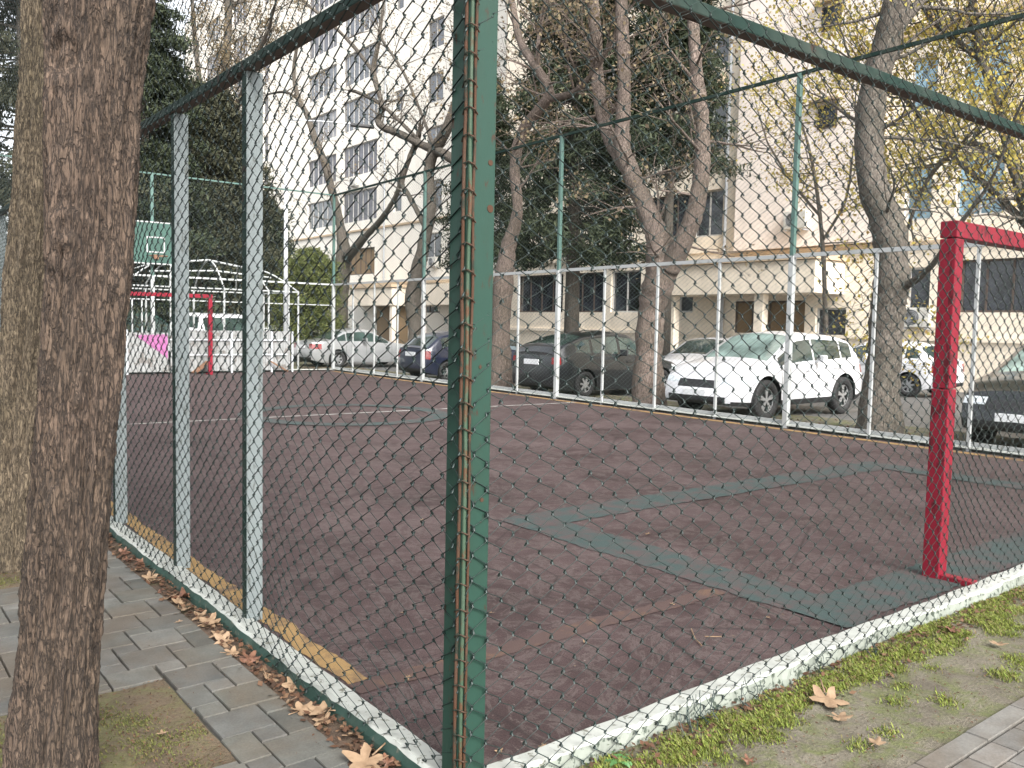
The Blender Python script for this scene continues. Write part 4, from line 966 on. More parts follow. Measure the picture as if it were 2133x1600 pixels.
bare_tree('young_tree', 'thin young tree with a few yellow leaves against the pinkish wall', [
    ([(1722, 800, 5, 0), (1718, 600, 5, 0), (1708, 450, 4, 0), (1690, 330, 3, 0), (1668, 250, 2, 0)], 10),
    ([(1708, 450, 3, 0), (1650, 380, 3, 0), (1600, 300, 2, 0)], 8),
    ([(1714, 500, 3, 0), (1760, 420, 3, 0), (1775, 330, 2, 0)], 7)], 18.0, M['bark_grey'], 71, M['leaf_yellow'], 2400, 0.08, zmin=2.6, depth=2)

def conifer(name, label, x, y, h, rad, seed, mat, n=26000, z0=1.5, size=0.34, lean=(0, 0), clump=420, power=0.75, group=None):
    R = np.random.default_rng(seed); root = empty(name, (x, y, GZ), 0, label, 'tree', group)
    mb = MB(); mb.tube([(0, 0, -0.1), (lean[0] * 0.3, lean[1] * 0.3, h * 0.4), (lean[0], lean[1], h * 0.97)], [rad * 0.075 + 0.08, rad * 0.05 + 0.05, 0.03], 10)
    cen = []
    for k in range(clump):
        t = R.uniform(0, 1) ** 0.9; z = z0 + (h - z0) * t; rr = rad * ((1 - t) ** power * 0.95 + 0.04) * (0.75 + 0.35 * math.sin(t * 37 + seed) ** 2) * R.uniform(0.75, 1.12)
        a = R.uniform(0, 2 * PI); q = R.uniform(0.45, 1) ** 0.6
        px, py = lean[0] * t + rr * q * math.cos(a), lean[1] * t + rr * q * math.sin(a); pz = z - 0.18 * rr * q
        cen.append((px, py, pz, a, 0.28 + 0.16 * rr))
        if k % 2 == 0: mb.tube([(lean[0] * t, lean[1] * t, z), (px * 0.55 + lean[0] * t * 0.45, py * 0.55 + lean[1] * t * 0.45, z + 0.02), (px, py, pz)], [0.035, 0.025, 0.008], 4, False)
    mb.build('trunk', M['bark_grey'], root, smooth=True)
    n = int(n * 1.9); cen = np.array(cen); idx = R.integers(0, len(cen), n); c = cen[idx]
    # needles spread along a drooping spray
    s = R.normal(size=(n, 3)) * np.stack([c[:, 4] * 0.55, c[:, 4] * 0.32, c[:, 4] * 0.25], 1)
    ca, sa = np.cos(c[:, 3]), np.sin(c[:, 3])
    P = np.stack([c[:, 0] + s[:, 0] * ca - s[:, 1] * sa, c[:, 1] + s[:, 0] * sa + s[:, 1] * ca, c[:, 2] + s[:, 2] - 0.3 * s[:, 0] * 0.6], 1)
    P[:, 2] = np.maximum(P[:, 2], 0.3)
    cards(P, size * 0.72, mat, 'crown', root, 0.22, 0.5, seed, 0.15)
    return root
def at(px, Y=None, X=None):
    q = toY(px, 700, Y) if Y is not None else toX(px, 700, X); return q[0], q[1]
GC = 'dark evergreens beyond the court'
x, y = at(1190, X=17.5); conifer('conifer', 'big dark conifer with drooping branches right of the corner post', x, y, 17, 2.6, 3, M['needles'], 42000, 4.0, 0.34, power=0.45, clump=620, group=GC)
x, y = at(1385, X=18.5); conifer('conifer', 'dark conifer behind the forked bare tree, in front of the cream wall', x, y, 14.5, 1.6, 4, M['needles'], 26000, 6.6, 0.32, power=0.4, clump=460, group=GC)
x, y = at(1010, X=20); conifer('conifer', 'dark conifer seen just behind the green corner post', x, y, 12, 2.0, 5, M['needles'], 16000, 4.5, 0.32, clump=300, group=GC)
x, y = at(420, Y=37); conifer('conifer', 'large dark evergreen rising behind the gazebo frame', x, y, 12.0, 4.3, 6, M['needles2'], 48000, 0.8, 0.42, power=0.42, clump=640, group=GC)
x, y = at(305, Y=34); conifer('conifer', 'dark evergreen behind the green backboard', x, y, 16, 3.0, 7, M['needles'], 36000, 0.8, 0.40, power=0.45, clump=480, group=GC)
x, y = at(545, Y=38); conifer('conifer', 'dark evergreen left of the white block behind the pale fence post', x, y, 7.5, 2.2, 8, M['needles'], 30000, 0.6, 0.40, power=0.5, clump=400, group=GC)
x, y = at(60, Y=30); conifer('conifer', 'hazy green evergreen at the left edge beyond the two near trunks', x, y, 20, 4.2, 9, M['needles2'], 36000, 0.6, 0.42, power=0.4, clump=480, group=GC)
x, y = at(200, Y=44); conifer('conifer', 'tall evergreen behind the big near trunk, its top left of the roof', x, y, 26, 4.5, 10, M['needles'], 30000, 1, 0.5, power=0.5, clump=460, group=GC)
x, y = at(645, Y=31); conifer('cypress_shrub', 'rounded olive green shrub tree behind the silver sedan', x, y, 4.6, 1.55, 12, M['shrub'], 26000, 0.3, 0.22, power=0.3, clump=300)
# brownish half bare tree in front of the dark evergreens
bare_tree('tall_tree', 'tall brownish tree with fine twigs above the left fence rail', [
    ([(470, 740, 12, 0), (468, 560, 12, 0), (476, 400, 11, 0), (466, 250, 9, 0), (472, 120, 8, 0), (478, -20, 7, 0)], 40),
    ([(474, 380, 7, 0), (430, 260, 6, 0), (410, 120, 5, 0), (400, 0, 4, 0)], 22), ([(470, 300, 7, 0), (510, 180, 5, 0), (560, 60, 4, 0)], 22)], 13.5, M['bark_grey'], 83, M['leaf_brown'], 15000, 0.10, zmin=5.0, twig=1.0, depth=3)

# near trunks with furrowed bark ------------------------------------
def near_trunk(name, label, path, mat, seed, knots=(), fork=None):
    R = np.random.default_rng(seed); P = np.array([p[:3] for p in path], float); Rr = np.array([p[3] for p in path])
    n = 900; seg = 330
    zc = P[:, 2]; zt = np.linspace(zc[0], zc[-1], n); t = np.interp(zt, zc, np.arange(len(P))); cz = [np.interp(t, np.arange(len(P)), P[:, k]) for k in range(3)]
    ker = np.ones(61) / 61
    cz = [np.convolve(np.pad(c, 30, 'edge'), ker, 'valid') for c in cz]; rr = np.interp(t, np.arange(len(P)), Rr); rr = np.convolve(np.pad(rr, 30, 'edge'), ker, 'valid')
    cz[2] = np.interp(t, np.arange(len(P)), P[:, 2])
    th = np.linspace(0, 2 * PI, seg, endpoint=False); TH, Z = np.meshgrid(th, cz[2], indexing='xy')
    disp = np.zeros_like(TH)
    for _ in range(6): disp += 0.010 * np.sin(TH * R.integers(2, 5) + Z * R.uniform(-2, 2) + R.uniform(0, 6)) / 2
    fur = np.zeros_like(TH)
    # integer periodicity kept by using k even
    fur[:] = 0; Rm = float(rr.mean())
    for (ct, cz_, am, wp) in ((26, 0.42, 0.013, 0.9), (50, 0.21, 0.010, 1.2), (96, 0.10, 0.005, 1.6), (150, 0.03, 0.0018, 1.0)):
        nz = int((Z.max() - Z.min()) / cz_) + 4; G_ = R.random((ct, nz)); W_ = R.random((ct // 4, nz // 2 + 3)) * wp
        def samp(Gd, a, b):
            n0 = Gd.shape[0]; ia = np.floor(a).astype(int); fa = a - ia; fa = fa * fa * (3 - 2 * fa); ib = np.clip(np.floor(b).astype(int), 0, Gd.shape[1] - 2); fb = np.clip(b - ib, 0, 1); fb = fb * fb * (3 - 2 * fb)
            return (Gd[ia % n0, ib] * (1 - fa) + Gd[(ia + 1) % n0, ib] * fa) * (1 - fb) + (Gd[ia % n0, ib + 1] * (1 - fa) + Gd[(ia + 1) % n0, ib + 1] * fa) * fb
        zz_ = (Z - Z.min()) / cz_; wv = samp(W_, TH / (2 * PI) * (ct // 4), zz_ / 2)
        v_ = samp(G_, TH / (2 * PI) * ct + wv * 2, zz_ + wv); fur += am * (1 - np.abs(2 * v_ - 1) * 2.0)
    disp += fur * 0.9 - 0.006
    flare = np.exp(-(Z - Z.min()) / 0.16) * (0.008 + 0.016 * np.sin(TH * 5 + 1.0) ** 2); disp += flare
    fine = R.normal(size=TH.shape); fine = (fine + np.roll(fine, 1, 0) + np.roll(fine, 2, 0) + np.roll(fine, 3, 0)) / 2; disp += 0.0009 * fine
    for (kt, kz, ks, kh) in knots:
        dt = np.angle(np.exp(1j * (TH - kt))) * rr[:, None]; dz = Z - kz; q = np.sqrt(dt ** 2 + (dz * 0.8) ** 2)
        disp += kh * np.exp(-(q / ks) ** 2) + 0.4 * abs(kh) * np.cos(q / ks * 5.0) * np.exp(-(q / (ks * 1.7)) ** 2)
    Rad = rr[:, None] + disp
    V = np.stack([cz[0][:, None] + Rad * np.cos(TH), cz[1][:, None] + Rad * np.sin(TH), Z], -1)
    i, k = np.meshgrid(np.arange(n - 1), np.arange(seg), indexing='ij'); a = (i * seg + k).ravel(); b = (i * seg + (k + 1) % seg).ravel()
    F = np.stack([a, b, b + seg, a + seg], -1)
    root = empty(name, tuple(P[0]), 0, label, 'tree', 'trunks on the path left of the court')
    o = npmesh('trunk', V.reshape(-1, 3), F, mat, root, True); local(root, o); tips = []; cr = MB(); Rn = rnd(seed)
    for q in range(6): grow(cr, Vector(P[-1]) + Vector((0, 0, -0.3)), (Rn.uniform(-1, 1), Rn.uniform(-1, 1), 1.0), 2.2, 0.07, 2, Rn, tips)
    o = cr.build('branches', mat, root, smooth=True); local(root, o)
    return root
tq = [toZ(110, 1690, GZ), toY(112, 1600, 0)]
def pth(pts, Y0, slope=0.0):   # centre line given at heights, on a plane of constant Y
    out = []
    for (x, y, hw) in pts:
        q = toY(x, y, Y0); dep = float((q - CAM) @ (M3 @ np.array([0, 0, 1.0]))); out.append((q[0], q[1], q[2], hw * 0.955 * dep / FOC))
    return out
p1 = pth([(104, 1730, 84), (110, 1600, 78), (122, 1400, 75), (137, 1200, 73), (150, 1000, 75), (164, 800, 77), (180, 600, 79), (190, 400, 86), (193, 200, 93), (208, 0, 104), (225, -160, 122), (240, -420, 120), (250, -700, 110)], float(toZ(98, 1690, NZ)[1]))
p1[0] = (p1[0][0], p1[0][1], NZ - 0.06, p1[0][3])
near_trunk('tree', 'big furrowed brown tree trunk nearest the camera at the left, in the paver path', p1, M['bark_near'], 5,
    [(-2.2, 1.72, 0.05, 0.02), (-1.75, 1.25, 0.045, 0.012), (-2.4, 2.25, 0.05, -0.02), (-1.3, 1.05, 0.03, 0.01), (-1.9, 2.6, 0.04, 0.012)])
p2 = pth([(10, 1240, 62), (18, 1200, 56), (32, 1000, 52), (46, 800, 50), (60, 600, 50), (78, 400, 46), (88, 200, 42), (96, 0, 40), (104, -200, 38), (110, -400, 36)], 3.8)
p2[0] = (p2[0][0], p2[0][1], NZ - 0.06, p2[0][3])
near_trunk('tree', 'olive brown tree trunk at the left edge, just behind the biggest trunk', p2, M['bark_olive'], 9, [(-1.8, 1.9, 0.05, 0.012)])

# ------------------------------------------------------------------ buildings (long walls parallel to the court side)
def facade(name, label, X, y0, y1, H, depth, wins, mat, cat='apartment building', bands=(), recess=0.16):
    root = empty(name, (X, (y0 + y1) / 2, GZ), 0, label, cat)
    ys = sorted(set([y0, y1] + [v for w in wins for v in w[:2]])); zs = sorted(set([GZ - 0.1, H] + [v for w in wins for v in w[2:4]]))
    mb = MB(); ins = lambda y, z: any(w[0] < y < w[1] and w[2] < z < w[3] for w in wins)
    for a, b in zip(ys[:-1], ys[1:]):
        z = 0; run = None
        for c, d in zip(zs[:-1], zs[1:]):
            if ins((a + b) / 2, (c + d) / 2):
                continue
            mb.face([(X, b, c), (X, a, c), (X, a, d), (X, b, d)])
    mb.face([(X, y0, GZ - 0.1), (X + depth, y0, GZ - 0.1), (X + depth, y0, H), (X, y0, H)])
    mb.face([(X + depth, y1, GZ - 0.1), (X, y1, GZ - 0.1), (X, y1, H), (X + depth, y1, H)])
    mb.face([(X + depth, y0, GZ - 0.1), (X + depth, y1, GZ - 0.1), (X + depth, y1, H), (X + depth, y0, H)])
    mb.face([(X, y0, H), (X + depth, y0, H), (X + depth, y1, H), (X, y1, H)])
    for (a, b, c, d, *r) in wins:
        e = X + recess
        for q in ([(X, a, c), (e, a, c), (e, a, d), (X, a, d)], [(X, b, d), (e, b, d), (e, b, c), (X, b, c)], [(X, a, d), (e, a, d), (e, b, d), (X, b, d)], [(X, b, c), (e, b, c), (e, a, c), (X, a, c)]): mb.face(q)
    o = mb.build('wall', mat, root); local(root, o)
    for (a, b, c, d, kind) in wins:
        gl = {'c': 'win_curtain', 'd': 'win_glass', 'b': 'win_blue', 'x': 'w_brown'}[kind]; e = X + recess
        fr = 'frame_dark' if kind == 'x' else 'frame_white'
        if kind == 'd' and b - a > 1.8: fr = 'frame_dark'
        t = 0.06; mb = MB(); mb.box(e - 0.05, e, a, b, c, c + t); mb.box(e - 0.05, e, a, b, d - t, d); mb.box(e - 0.05, e, a, a + t, c + t, d - t); mb.box(e - 0.05, e, b - t, b, c + t, d - t)
        nm = max(1, int(round((b - a) / 0.75)))
        for k in range(1, nm): y = a + (b - a) * k / nm; mb.box(e - 0.045, e - 0.005, y - 0.025, y + 0.025, c + t, d - t)
        f = mb.build('window' if kind != 'x' else 'doorway', M[fr], root); local(root, f)
        gl = random.choice(['win_curtain', 'win_curtain', 'win_glass', 'win_curtain2']) if kind == 'c' else gl
        g = MB().face([(e - 0.004, b, c), (e - 0.004, a, c), (e - 0.004, a, d), (e - 0.004, b, d)]).build('pane', M[gl], f)
    for (z, h, p, ya, yb, mt) in bands:
        o = MB().box(X - p, X - 0.003, ya, yb, z, z + h).build('ledge', M[mt], root); local(root, o)
    return root
wins = []
for z in (4.96, 8.06, 11.16, 14.26, 17.36, 20.46):
    wins += [(17.95, 19.3, z, z + 1.7, 'd'), (19.5, 21.6, z + 0.1, z + 1.7, 'd'), (22.8, 24.6, z + 0.1, z + 1.6, 'c'), (26.0, 28.2, z + 0.1, z + 1.6, 'd')]
for z in (4.9, 8.1, 11.3, 14.5, 17.7):
    wins += [(8.35, 9.65, z, z + 1.8, 'b'), (10.35, 11.15, z, z + 1.6, 'b'), (5.4, 6.8, z, z + 1.7, 'c'), (2.2, 3.8, z, z + 1.7, 'b'), (-1, 0.8, z, z + 1.7, 'c')]
wins += [(7.3, 9.4, 2.15, 3.65, 'd'), (4.6, 6.9, 2.15, 3.65, 'd'), (10.25, 10.95, 2.2, 3.5, 'd'), (21.9, 23.6, 2.15, 3.85, 'd'), (24.0, 26.2, 2.15, 3.85, 'd'), (26.6, 29.8, 2.15, 3.85, 'd'), (19.2, 20.6, 2.15, 3.7, 'd'), (14.4, 17.3, GZ, 2.55, 'x'), (12.9, 14.0, GZ, 2.3, 'd')]
facade('apartment_building', 'long cream apartment building behind the parked cars, with a plain pinkish wall', 24.0, -14, 31.0, 30, 12, wins, M['w_cream'],
       bands=[(4.15, 0.12, 0.12, -14, 17.8, 'w_trim'), (4.35, 0.1, 0.06, 17.8, 31, 'w_cream'), (1.3, 0.12, 0.08, -14, 31, 'w_cream'), (10.35, 0.35, 0.25, 18.0, 20.5, 'w_trim'), (10.35, 0.25, 0.2, 4, 12, 'w_trim')])
for (X_, yy_, h_, lb) in ((23.9, 17.75, 29.0, 'thin drainpipe down the cream building left of the pinkish panel'), (26.9, 47.6, 30.0, 'thin drainpipe down the white block right of its windows')):
    dp = empty('drainpipe', (X_, yy_, GZ), 0, lb, 'pipe'); MB().tube([(0, 0, 0), (0, 0, h_)], 0.055, 8).build('pipe', M['lamp_steel'], dp)
    for q_ in range(9): MB().box(-0.06, 0.1, -0.07, 0.07, 1.5 + q_ * 3.1, 1.56 + q_ * 3.1).build('pipe_clamp', M['lamp_steel'], dp)
bp = empty('wall_pilaster', (23.9, 12, GZ), 0, 'plain pinkish projecting wall panel on the cream building, right of the conifers', 'wall')
o = MB().box(23.72, 23.995, 11.9, 17.2, 4.32, 29.5).build('panel', M['w_pink'], bp); local(bp, o)
for z_ in (8.05, 11.15, 14.25, 17.35):
    f_ = MB().box(23.69, 23.715, 13.35, 14.05, z_, z_ + 0.75).build('window', M['frame_dark'], bp); local(bp, f_)
    MB().box(23.675, 23.687, 13.41, 13.99, z_ + 0.06, z_ + 0.69).build('pane', M['win_glass'], f_)
    o = MB().box(23.45, 23.715, 13.2, 14.25, z_ + 0.85, z_ + 0.93).build('window_hood', M['w_trim'], bp); local(bp, o)
wins = []
for k in range(8):
    z = 5.3 + k * 3.15
    if k: wins += [(48.8, 53.7, z, z + 2.1, 'c'), (54.7, 59.4, z, z + 1.95, 'c')]
    wins += [(41.0, 42.8, z, z + 1.7, 'd'), (66.9, 68.0, z, z + 2.0, 'c'), (71.5, 75.0, z, z + 2.0, 'c'), (78.0, 82.0, z, z + 2.0, 'c')]
    if k % 2: wins += [(45.6, 46.6, z + 0.2, z + 1.5, 'd')]
wins += [(49.0, 54.0, 4.8, 6.6, 'x'), (41.0, 43.0, 2.2, 3.2, 'd'), (48, 49, 1.4, 2.2, 'd'), (45.5, 47, 1.4, 2.2, 'd')]
facade('apartment_building', 'tall white apartment block with rows of curtained windows left of the corner post', 27.0, 35.0, 88.0, 31, 12, wins, M['w_white'],
       bands=[(7.75, 0.12, 0.1, 35, 88, 'w_trim'), (4.0, 0.15, 0.15, 35, 88, 'w_trim')])
def box_thing(name, label, cat, parts, group=None):
    a = parts[0]; r = empty(name, ((a[1] + a[2]) / 2, (a[3] + a[4]) / 2, a[5]), 0, label, cat, group)
    for (n, x0, x1, y0, y1, z0, z1, mt) in parts:
        o = MB().box(x0, x1, y0, y1, z0, z1).build(n, M[mt], r, bevel=0.01); local(r, o)
    return r
box_thing('entrance_canopy', 'cream entrance canopy above the white SUV', 'canopy', [('canopy_slab', 22.3, 23.99, 13.0, 19.4, 2.72, 3.75, 'w_cream'), ('canopy_cap', 22.2, 23.99, 12.9, 19.5, 3.76, 3.95, 'w_trim'), ('canopy_column', 22.5, 22.8, 15.0, 15.35, GZ, 2.71, 'w_cream'), ('canopy_column', 22.5, 22.8, 18.8, 19.1, GZ, 2.71, 'w_cream')])
box_thing('entrance_canopy', 'cream entrance canopy above the silver sedan', 'canopy', [('canopy_slab', 25.3, 26.99, 43.8, 50.6, 2.6, 3.7, 'w_cream'), ('canopy_cap', 25.2, 26.99, 43.7, 50.7, 3.71, 3.9, 'w_trim'), ('canopy_column', 25.4, 25.7, 43.9, 44.2, GZ, 2.59, 'w_cream'), ('porch_wall', 26.2, 26.98, 44.6, 47.2, GZ, 2.58, 'w_brown')])
box_thing('entrance_canopy', 'cream canopy seen just left of the corner post above the navy car', 'canopy', [('canopy_slab', 25.3, 26.99, 36.4, 41.4, 2.6, 3.75, 'w_cream'), ('canopy_column', 25.5, 25.8, 40.6, 40.9, GZ, 2.59, 'w_pink')])
def ac(label, X, y, z):
    r = empty('air_conditioner', (X, y, z), 0, label, 'air conditioner', 'air conditioner units on the walls')
    MB().box(-0.32, 0, -0.42, 0.42, 0, 0.58).build('casing', M['ac'], r, bevel=0.02)
    mb = MB(); 
    for k in range(5): mb.tube([(-0.326, 0.1 + 0.045 * (k + 1) * math.cos(t), 0.29 + 0.045 * (k + 1) * math.sin(t)) for t in np.linspace(0, 2 * PI, 21)], 0.006, 4, False)
    mb.build('fan_grille', M['lamp_steel'], r)
    mb = MB(); mb.tube([(-0.321, 0.1, 0.29), (-0.322, 0.1, 0.29)], 0.235, 20); mb.build('fan', M['black_plastic'], r)
    MB().box(-0.3, -0.002, -0.35, -0.3, -0.06, -0.004).build('bracket', M['lamp_steel'], r); MB().box(-0.3, -0.002, 0.3, 0.35, -0.06, -0.004).build('bracket', M['lamp_steel'], r)
for lb, px, py, X in (('air conditioner on the cream wall between the leaning tree and the red goal post', 1915, 682, 24), ('air conditioner on the white block above the canopies', 742, 388, 27), ('air conditioner beside the corner post on the white block', 908, 556, 27), ('air conditioner half hidden behind the bare tree right of the corner post', 1310, 530, 24), ('air conditioner near the dark conifer at first floor height', 1195, 540, 24), ('air conditioner high on the right of the plain pinkish wall', 1665, 478, 23.72)):
    q = toX(px, py, X - 0.005); ac(lb, q[0], q[1], q[2])
# orange awning glimpsed through the far goal
box_thing('shop_awning', 'small orange awning glimpsed through the left of the far goal', 'awning', [('awning_sheet', 3.0, 5.6, 38.0, 38.6, 2.0, 2.35, 'orange'), ('awning_post', 3.1, 3.16, 38.1, 38.16, GZ, 1.99, 'lamp_steel')])
box_thing('kiosk', 'pale kiosk wall with a red stripe behind the dark green van', 'kiosk', [('kiosk_wall', 6.5, 12.5, 36.0, 38.5, GZ, 2.3, 'w_trim'), ('kiosk_sign', 6.5, 12.5, 35.9, 35.99, 2.0, 2.4, 'red')])

# ------------------------------------------------------------------ leaves, litter, grass
def leaf_mesh(name, mat, s, lobes=5, curl=0.3, seed=0):
    R = rnd(seed); pts = []; n = lobes * 8
    for k in range(n):
        a = 2 * PI * k / n; tw = abs(((a * lobes / (2 * PI) + 0.5) % 1.0) - 0.5) * 2; f = (0.46 + 0.54 * (1 - tw) ** 1.15 + 0.05 * (k % 2)) * (1.0 + 0.12 * math.cos(a)) * (1 + R.uniform(-0.09, 0.09))
        if abs(a - PI) < 0.25: f *= 0.45
        pts.append((f * math.cos(a), f * math.sin(a)))
    mb = MB(); mb.v.append((0, 0, 0.0))
    ph = R.uniform(0, 6)
    def z(x, y): return s * curl * ((x * math.cos(ph) + y * math.sin(ph)) ** 2 * 0.8 + 0.18 * math.sin(x * 6 + ph) + 0.12 * math.cos(y * 8))
    for rr in (0.5, 1.0):
        for (x, y) in pts: mb.v.append((x * rr * s, y * rr * s, z(x * rr, y * rr)))
    mb.v[0] = (0, 0, z(0, 0))
    zmin = min(v[2] for v in mb.v); mb.v = [(a, b, c - zmin + 0.002) for a, b, c in mb.v]
    for k in range(n):
        q = (k + 1) % n; mb.f.append((0, 1 + k, 1 + q)); mb.f.append((1 + k, 1 + n + k, 1 + n + q, 1 + q)); mb.mi += [0, 0]
    mb.tube([(-0.4 * s, 0, mb.v[0][2]), (-1.3 * s, 0.05 * s, mb.v[0][2] + 0.1 * s)], 0.0022, 4)
    me = mb.build(name, mat, None, smooth=True); return me
protoA = [leaf_mesh('fallen_leaf', M['dry_leaf'], 0.05, 5, 0.3, k) for k in range(3)] + [leaf_mesh('fallen_leaf', M['red_leaf'], 0.045, 5, 0.5, 9 + k) for k in range(3)]
protos = [(o.data) for o in protoA]
for o in protoA: bpy.data.objects.remove(o)
def leaf(me, x, y, z, s, label, group=None, tilt=0.35):
    o = bpy.data.objects.new('fallen_leaf', me); COL.objects.link(o); o.location = (x, y, z); o.scale = (s, s, s)
    o.rotation_euler = (random.uniform(-tilt, tilt), random.uniform(-tilt, tilt), random.uniform(0, 6.28)); return tag(o, label, 'leaf', group)
GL = 'dry leaves lying along the foot of the left kerb'
for k in range(38):
    y = 0.0 + 5.2 * (k / 38) ** 1.25 + random.uniform(-0.05, 0.05); x = -0.12 + random.uniform(-0.06, 0.03); pi = random.choice([0, 1, 2, 3, 4, 5])
    leaf(protos[pi], x, y, NZ + 0.0, random.uniform(0.65, 1.15), 'curled pale dry leaf lying at the foot of the left kerb' if pi < 3 else 'red brown curled leaf lying at the foot of the left kerb', GL, 0.5)
for (px, py, s, lb, g, pi) in ((1722, 1462, 1.75, 'large pale plane leaf on the moss right of the court kerb', None, 0), (1752, 1500, 0.9, 'small yellowish leaf tucked under the large pale leaf', None, 1),
        (762, 1592, 1.7, 'large pale curled leaf at the bottom edge beside the left kerb', None, 2), (1825, 1552, 0.7, 'small tan leaf on the bare soil near the right pavers', None, 1), (2078, 1345, 0.75, 'tan leaf on the grass near the right edge', None, 0),
        (1985, 1318, 0.9, 'brown leaf standing in the grass beside the right kerb', None, 3), (1560, 1590, 0.6, 'scrap of leaf at the bottom edge of the right soil strip', None, 4), (380, 1248, 1.5, 'large reddish brown leaf on the pavers against the left kerb', None, 3),
        (432, 1300, 1.2, 'pale pinkish leaf beside the large reddish leaf', None, 0), (670, 1485, 1.1, 'pale leaf half way down the left leaf strip', None, 1), (372, 1298, 0.35, 'tiny pale leaf lying alone on the pavers', None, 2), (338, 1532, 0.4, 'small white leaf in the mossy tree pit', None, 0)):
    q = toZ(px, py, NZ); leaf(protos[pi], q[0], q[1], NZ + 0.006, s, lb, g, 0.25)
for k, (px, py) in enumerate(((1350, 1115), (1400, 1262), (850, 1415), (1220, 1342), (1025, 1280), (1040, 1570), (1300, 1205), (880, 1085), (960, 1445), (1600, 1290), (1130, 1560), (840, 1280), (1500, 1190))):
    q = toZ(px, py, 0); leaf(protos[k % 3], q[0], q[1], 0.008, 0.32 if k else 0.5, 'small pale leaf scrap lying on the maroon court surface', 'leaf scraps on the court', 0.3)
tag(MB().tube([tuple(toZ(1440, 1310, 0.008)), tuple(toZ(1448, 1330, 0.01)), tuple(toZ(1462, 1345, 0.008))], 0.003, 5).build('twig', M['dry_leaf']), 'short bent pale twig lying on the court near the right kerb', 'twig')
tag(MB().tube([tuple(toZ(1468, 1326, 0.008)), tuple(toZ(1505, 1326, 0.012))], 0.0025, 5).build('twig', M['dry_leaf']), 'straight pale twig lying on the court right of the bent one', 'twig')

def scatter(name, n, fn, size, mat, aspect, seed, label, cat, flat=True, z0=-0.045):
    R = np.random.default_rng(seed); P = fn(R, n); n = len(P)
    a = R.uniform(0, 2 * PI, n); tl = R.uniform(-0.5, 0.5, (n, 2)) if flat else R.uniform(-1.2, 1.2, (n, 2))
    d = np.stack([np.cos(a), np.sin(a), tl[:, 0]], 1); e = np.stack([-np.sin(a), np.cos(a), tl[:, 1]], 1); s = size * R.uniform(0.4, 1.3, n)[:, None]
    V = np.stack([P - d * s * 0.5, P + e * s * aspect * 0.5, P + d * s * 0.5, P - e * s * aspect * 0.5], 1).reshape(-1, 3)
    V[:, 2] = np.maximum(V[:, 2], z0 + 0.001)
    return tag(npmesh(name, V, np.arange(4 * n).reshape(n, 4), mat), label, cat, None, 'stuff')
def fl(R, n):
    y = R.uniform(-0.4, 12, n); x = -0.115 + R.normal(0, 0.035, n); x = np.clip(x, -0.21, -0.07); return np.stack([x, y, NZ - 0.006 + R.uniform(0, 0.022, n)], 1)
scatter('leaf_litter', 2600, fl, 0.032, M['litter'], 0.6, 3, 'crushed brown leaf litter packed along the foot of the left kerb', 'leaf litter')
def fr(R, n):
    x = R.uniform(-0.2, 9, n); y = -0.08 - np.abs(R.normal(0, 0.11, n)); return np.stack([x, y, NZ - 0.002 + R.uniform(0, 0.015, n)], 1)
scatter('leaf_litter', 2600, fr, 0.028, M['litter'], 0.6, 4, 'brown leaf litter among the moss beside the right kerb', 'leaf litter')
def fp(R, n):
    a = np.array(PITS)[R.integers(0, len(PITS), n)]; x = R.uniform(a[:, 0], a[:, 1]); y = R.uniform(a[:, 2], a[:, 3]); return np.stack([x, y, NZ - 0.007 + R.uniform(0, 0.006, n)], 1)
scatter('pit_litter', 3800, fp, 0.014, M['litter'], 0.35, 14, 'fine brown twigs and leaf crumbs on the soil of the tree pits', 'leaf litter')
def fpath(R, n):
    x = -0.18 - np.abs(R.normal(0, 0.5, n)); y = R.uniform(-1.5, 8, n); return np.stack([x, y, NZ + 0.003 + R.uniform(0, 0.002, n)], 1)
scatter('path_crumbs', 500, fpath, 0.008, M['litter'], 0.4, 15, 'small brown crumbs of leaf scattered over the grey pavers', 'leaf litter', z0=-0.034)
def fcourt(R, n):
    x = R.uniform(0.1, 9.5, n); y = R.uniform(0.05, 1.0, n) ** 1.5 * 16; return np.stack([x, y, 0.004 + R.uniform(0, 0.003, n)], 1)
scatter('court_crumbs', 900, fcourt, 0.013, M['leaf_brown'], 0.35, 16, 'tiny pale crumbs of leaf scattered over the maroon court', 'leaf litter', z0=0.003)
def fsoil(R, n):
    x = R.uniform(0.3, 9, n); y = R.uniform(-0.76, -0.1, n); return np.stack([x, y, NZ - 0.004 + R.uniform(0, 0.005, n)], 1)
scatter('soil_crumbs', 5200, fsoil, 0.011, M['litter'], 0.45, 18, 'dark crumbs of earth and dry stalks over the soil strip right of the court', 'soil crumbs')
def fv(R, n):
    y = R.uniform(-3, 26, n); x = FX(y) + 0.2 + np.abs(R.normal(0.2, 0.8, n)); return np.stack([x, y, GZ + 0.02 + R.uniform(0, 0.02, n)], 1)
scatter('leaf_litter', 6000, fv, 0.07, M['litter'], 0.6, 5, 'scattered brown leaves under the trees beyond the far side fence', 'leaf litter', z0=GZ)
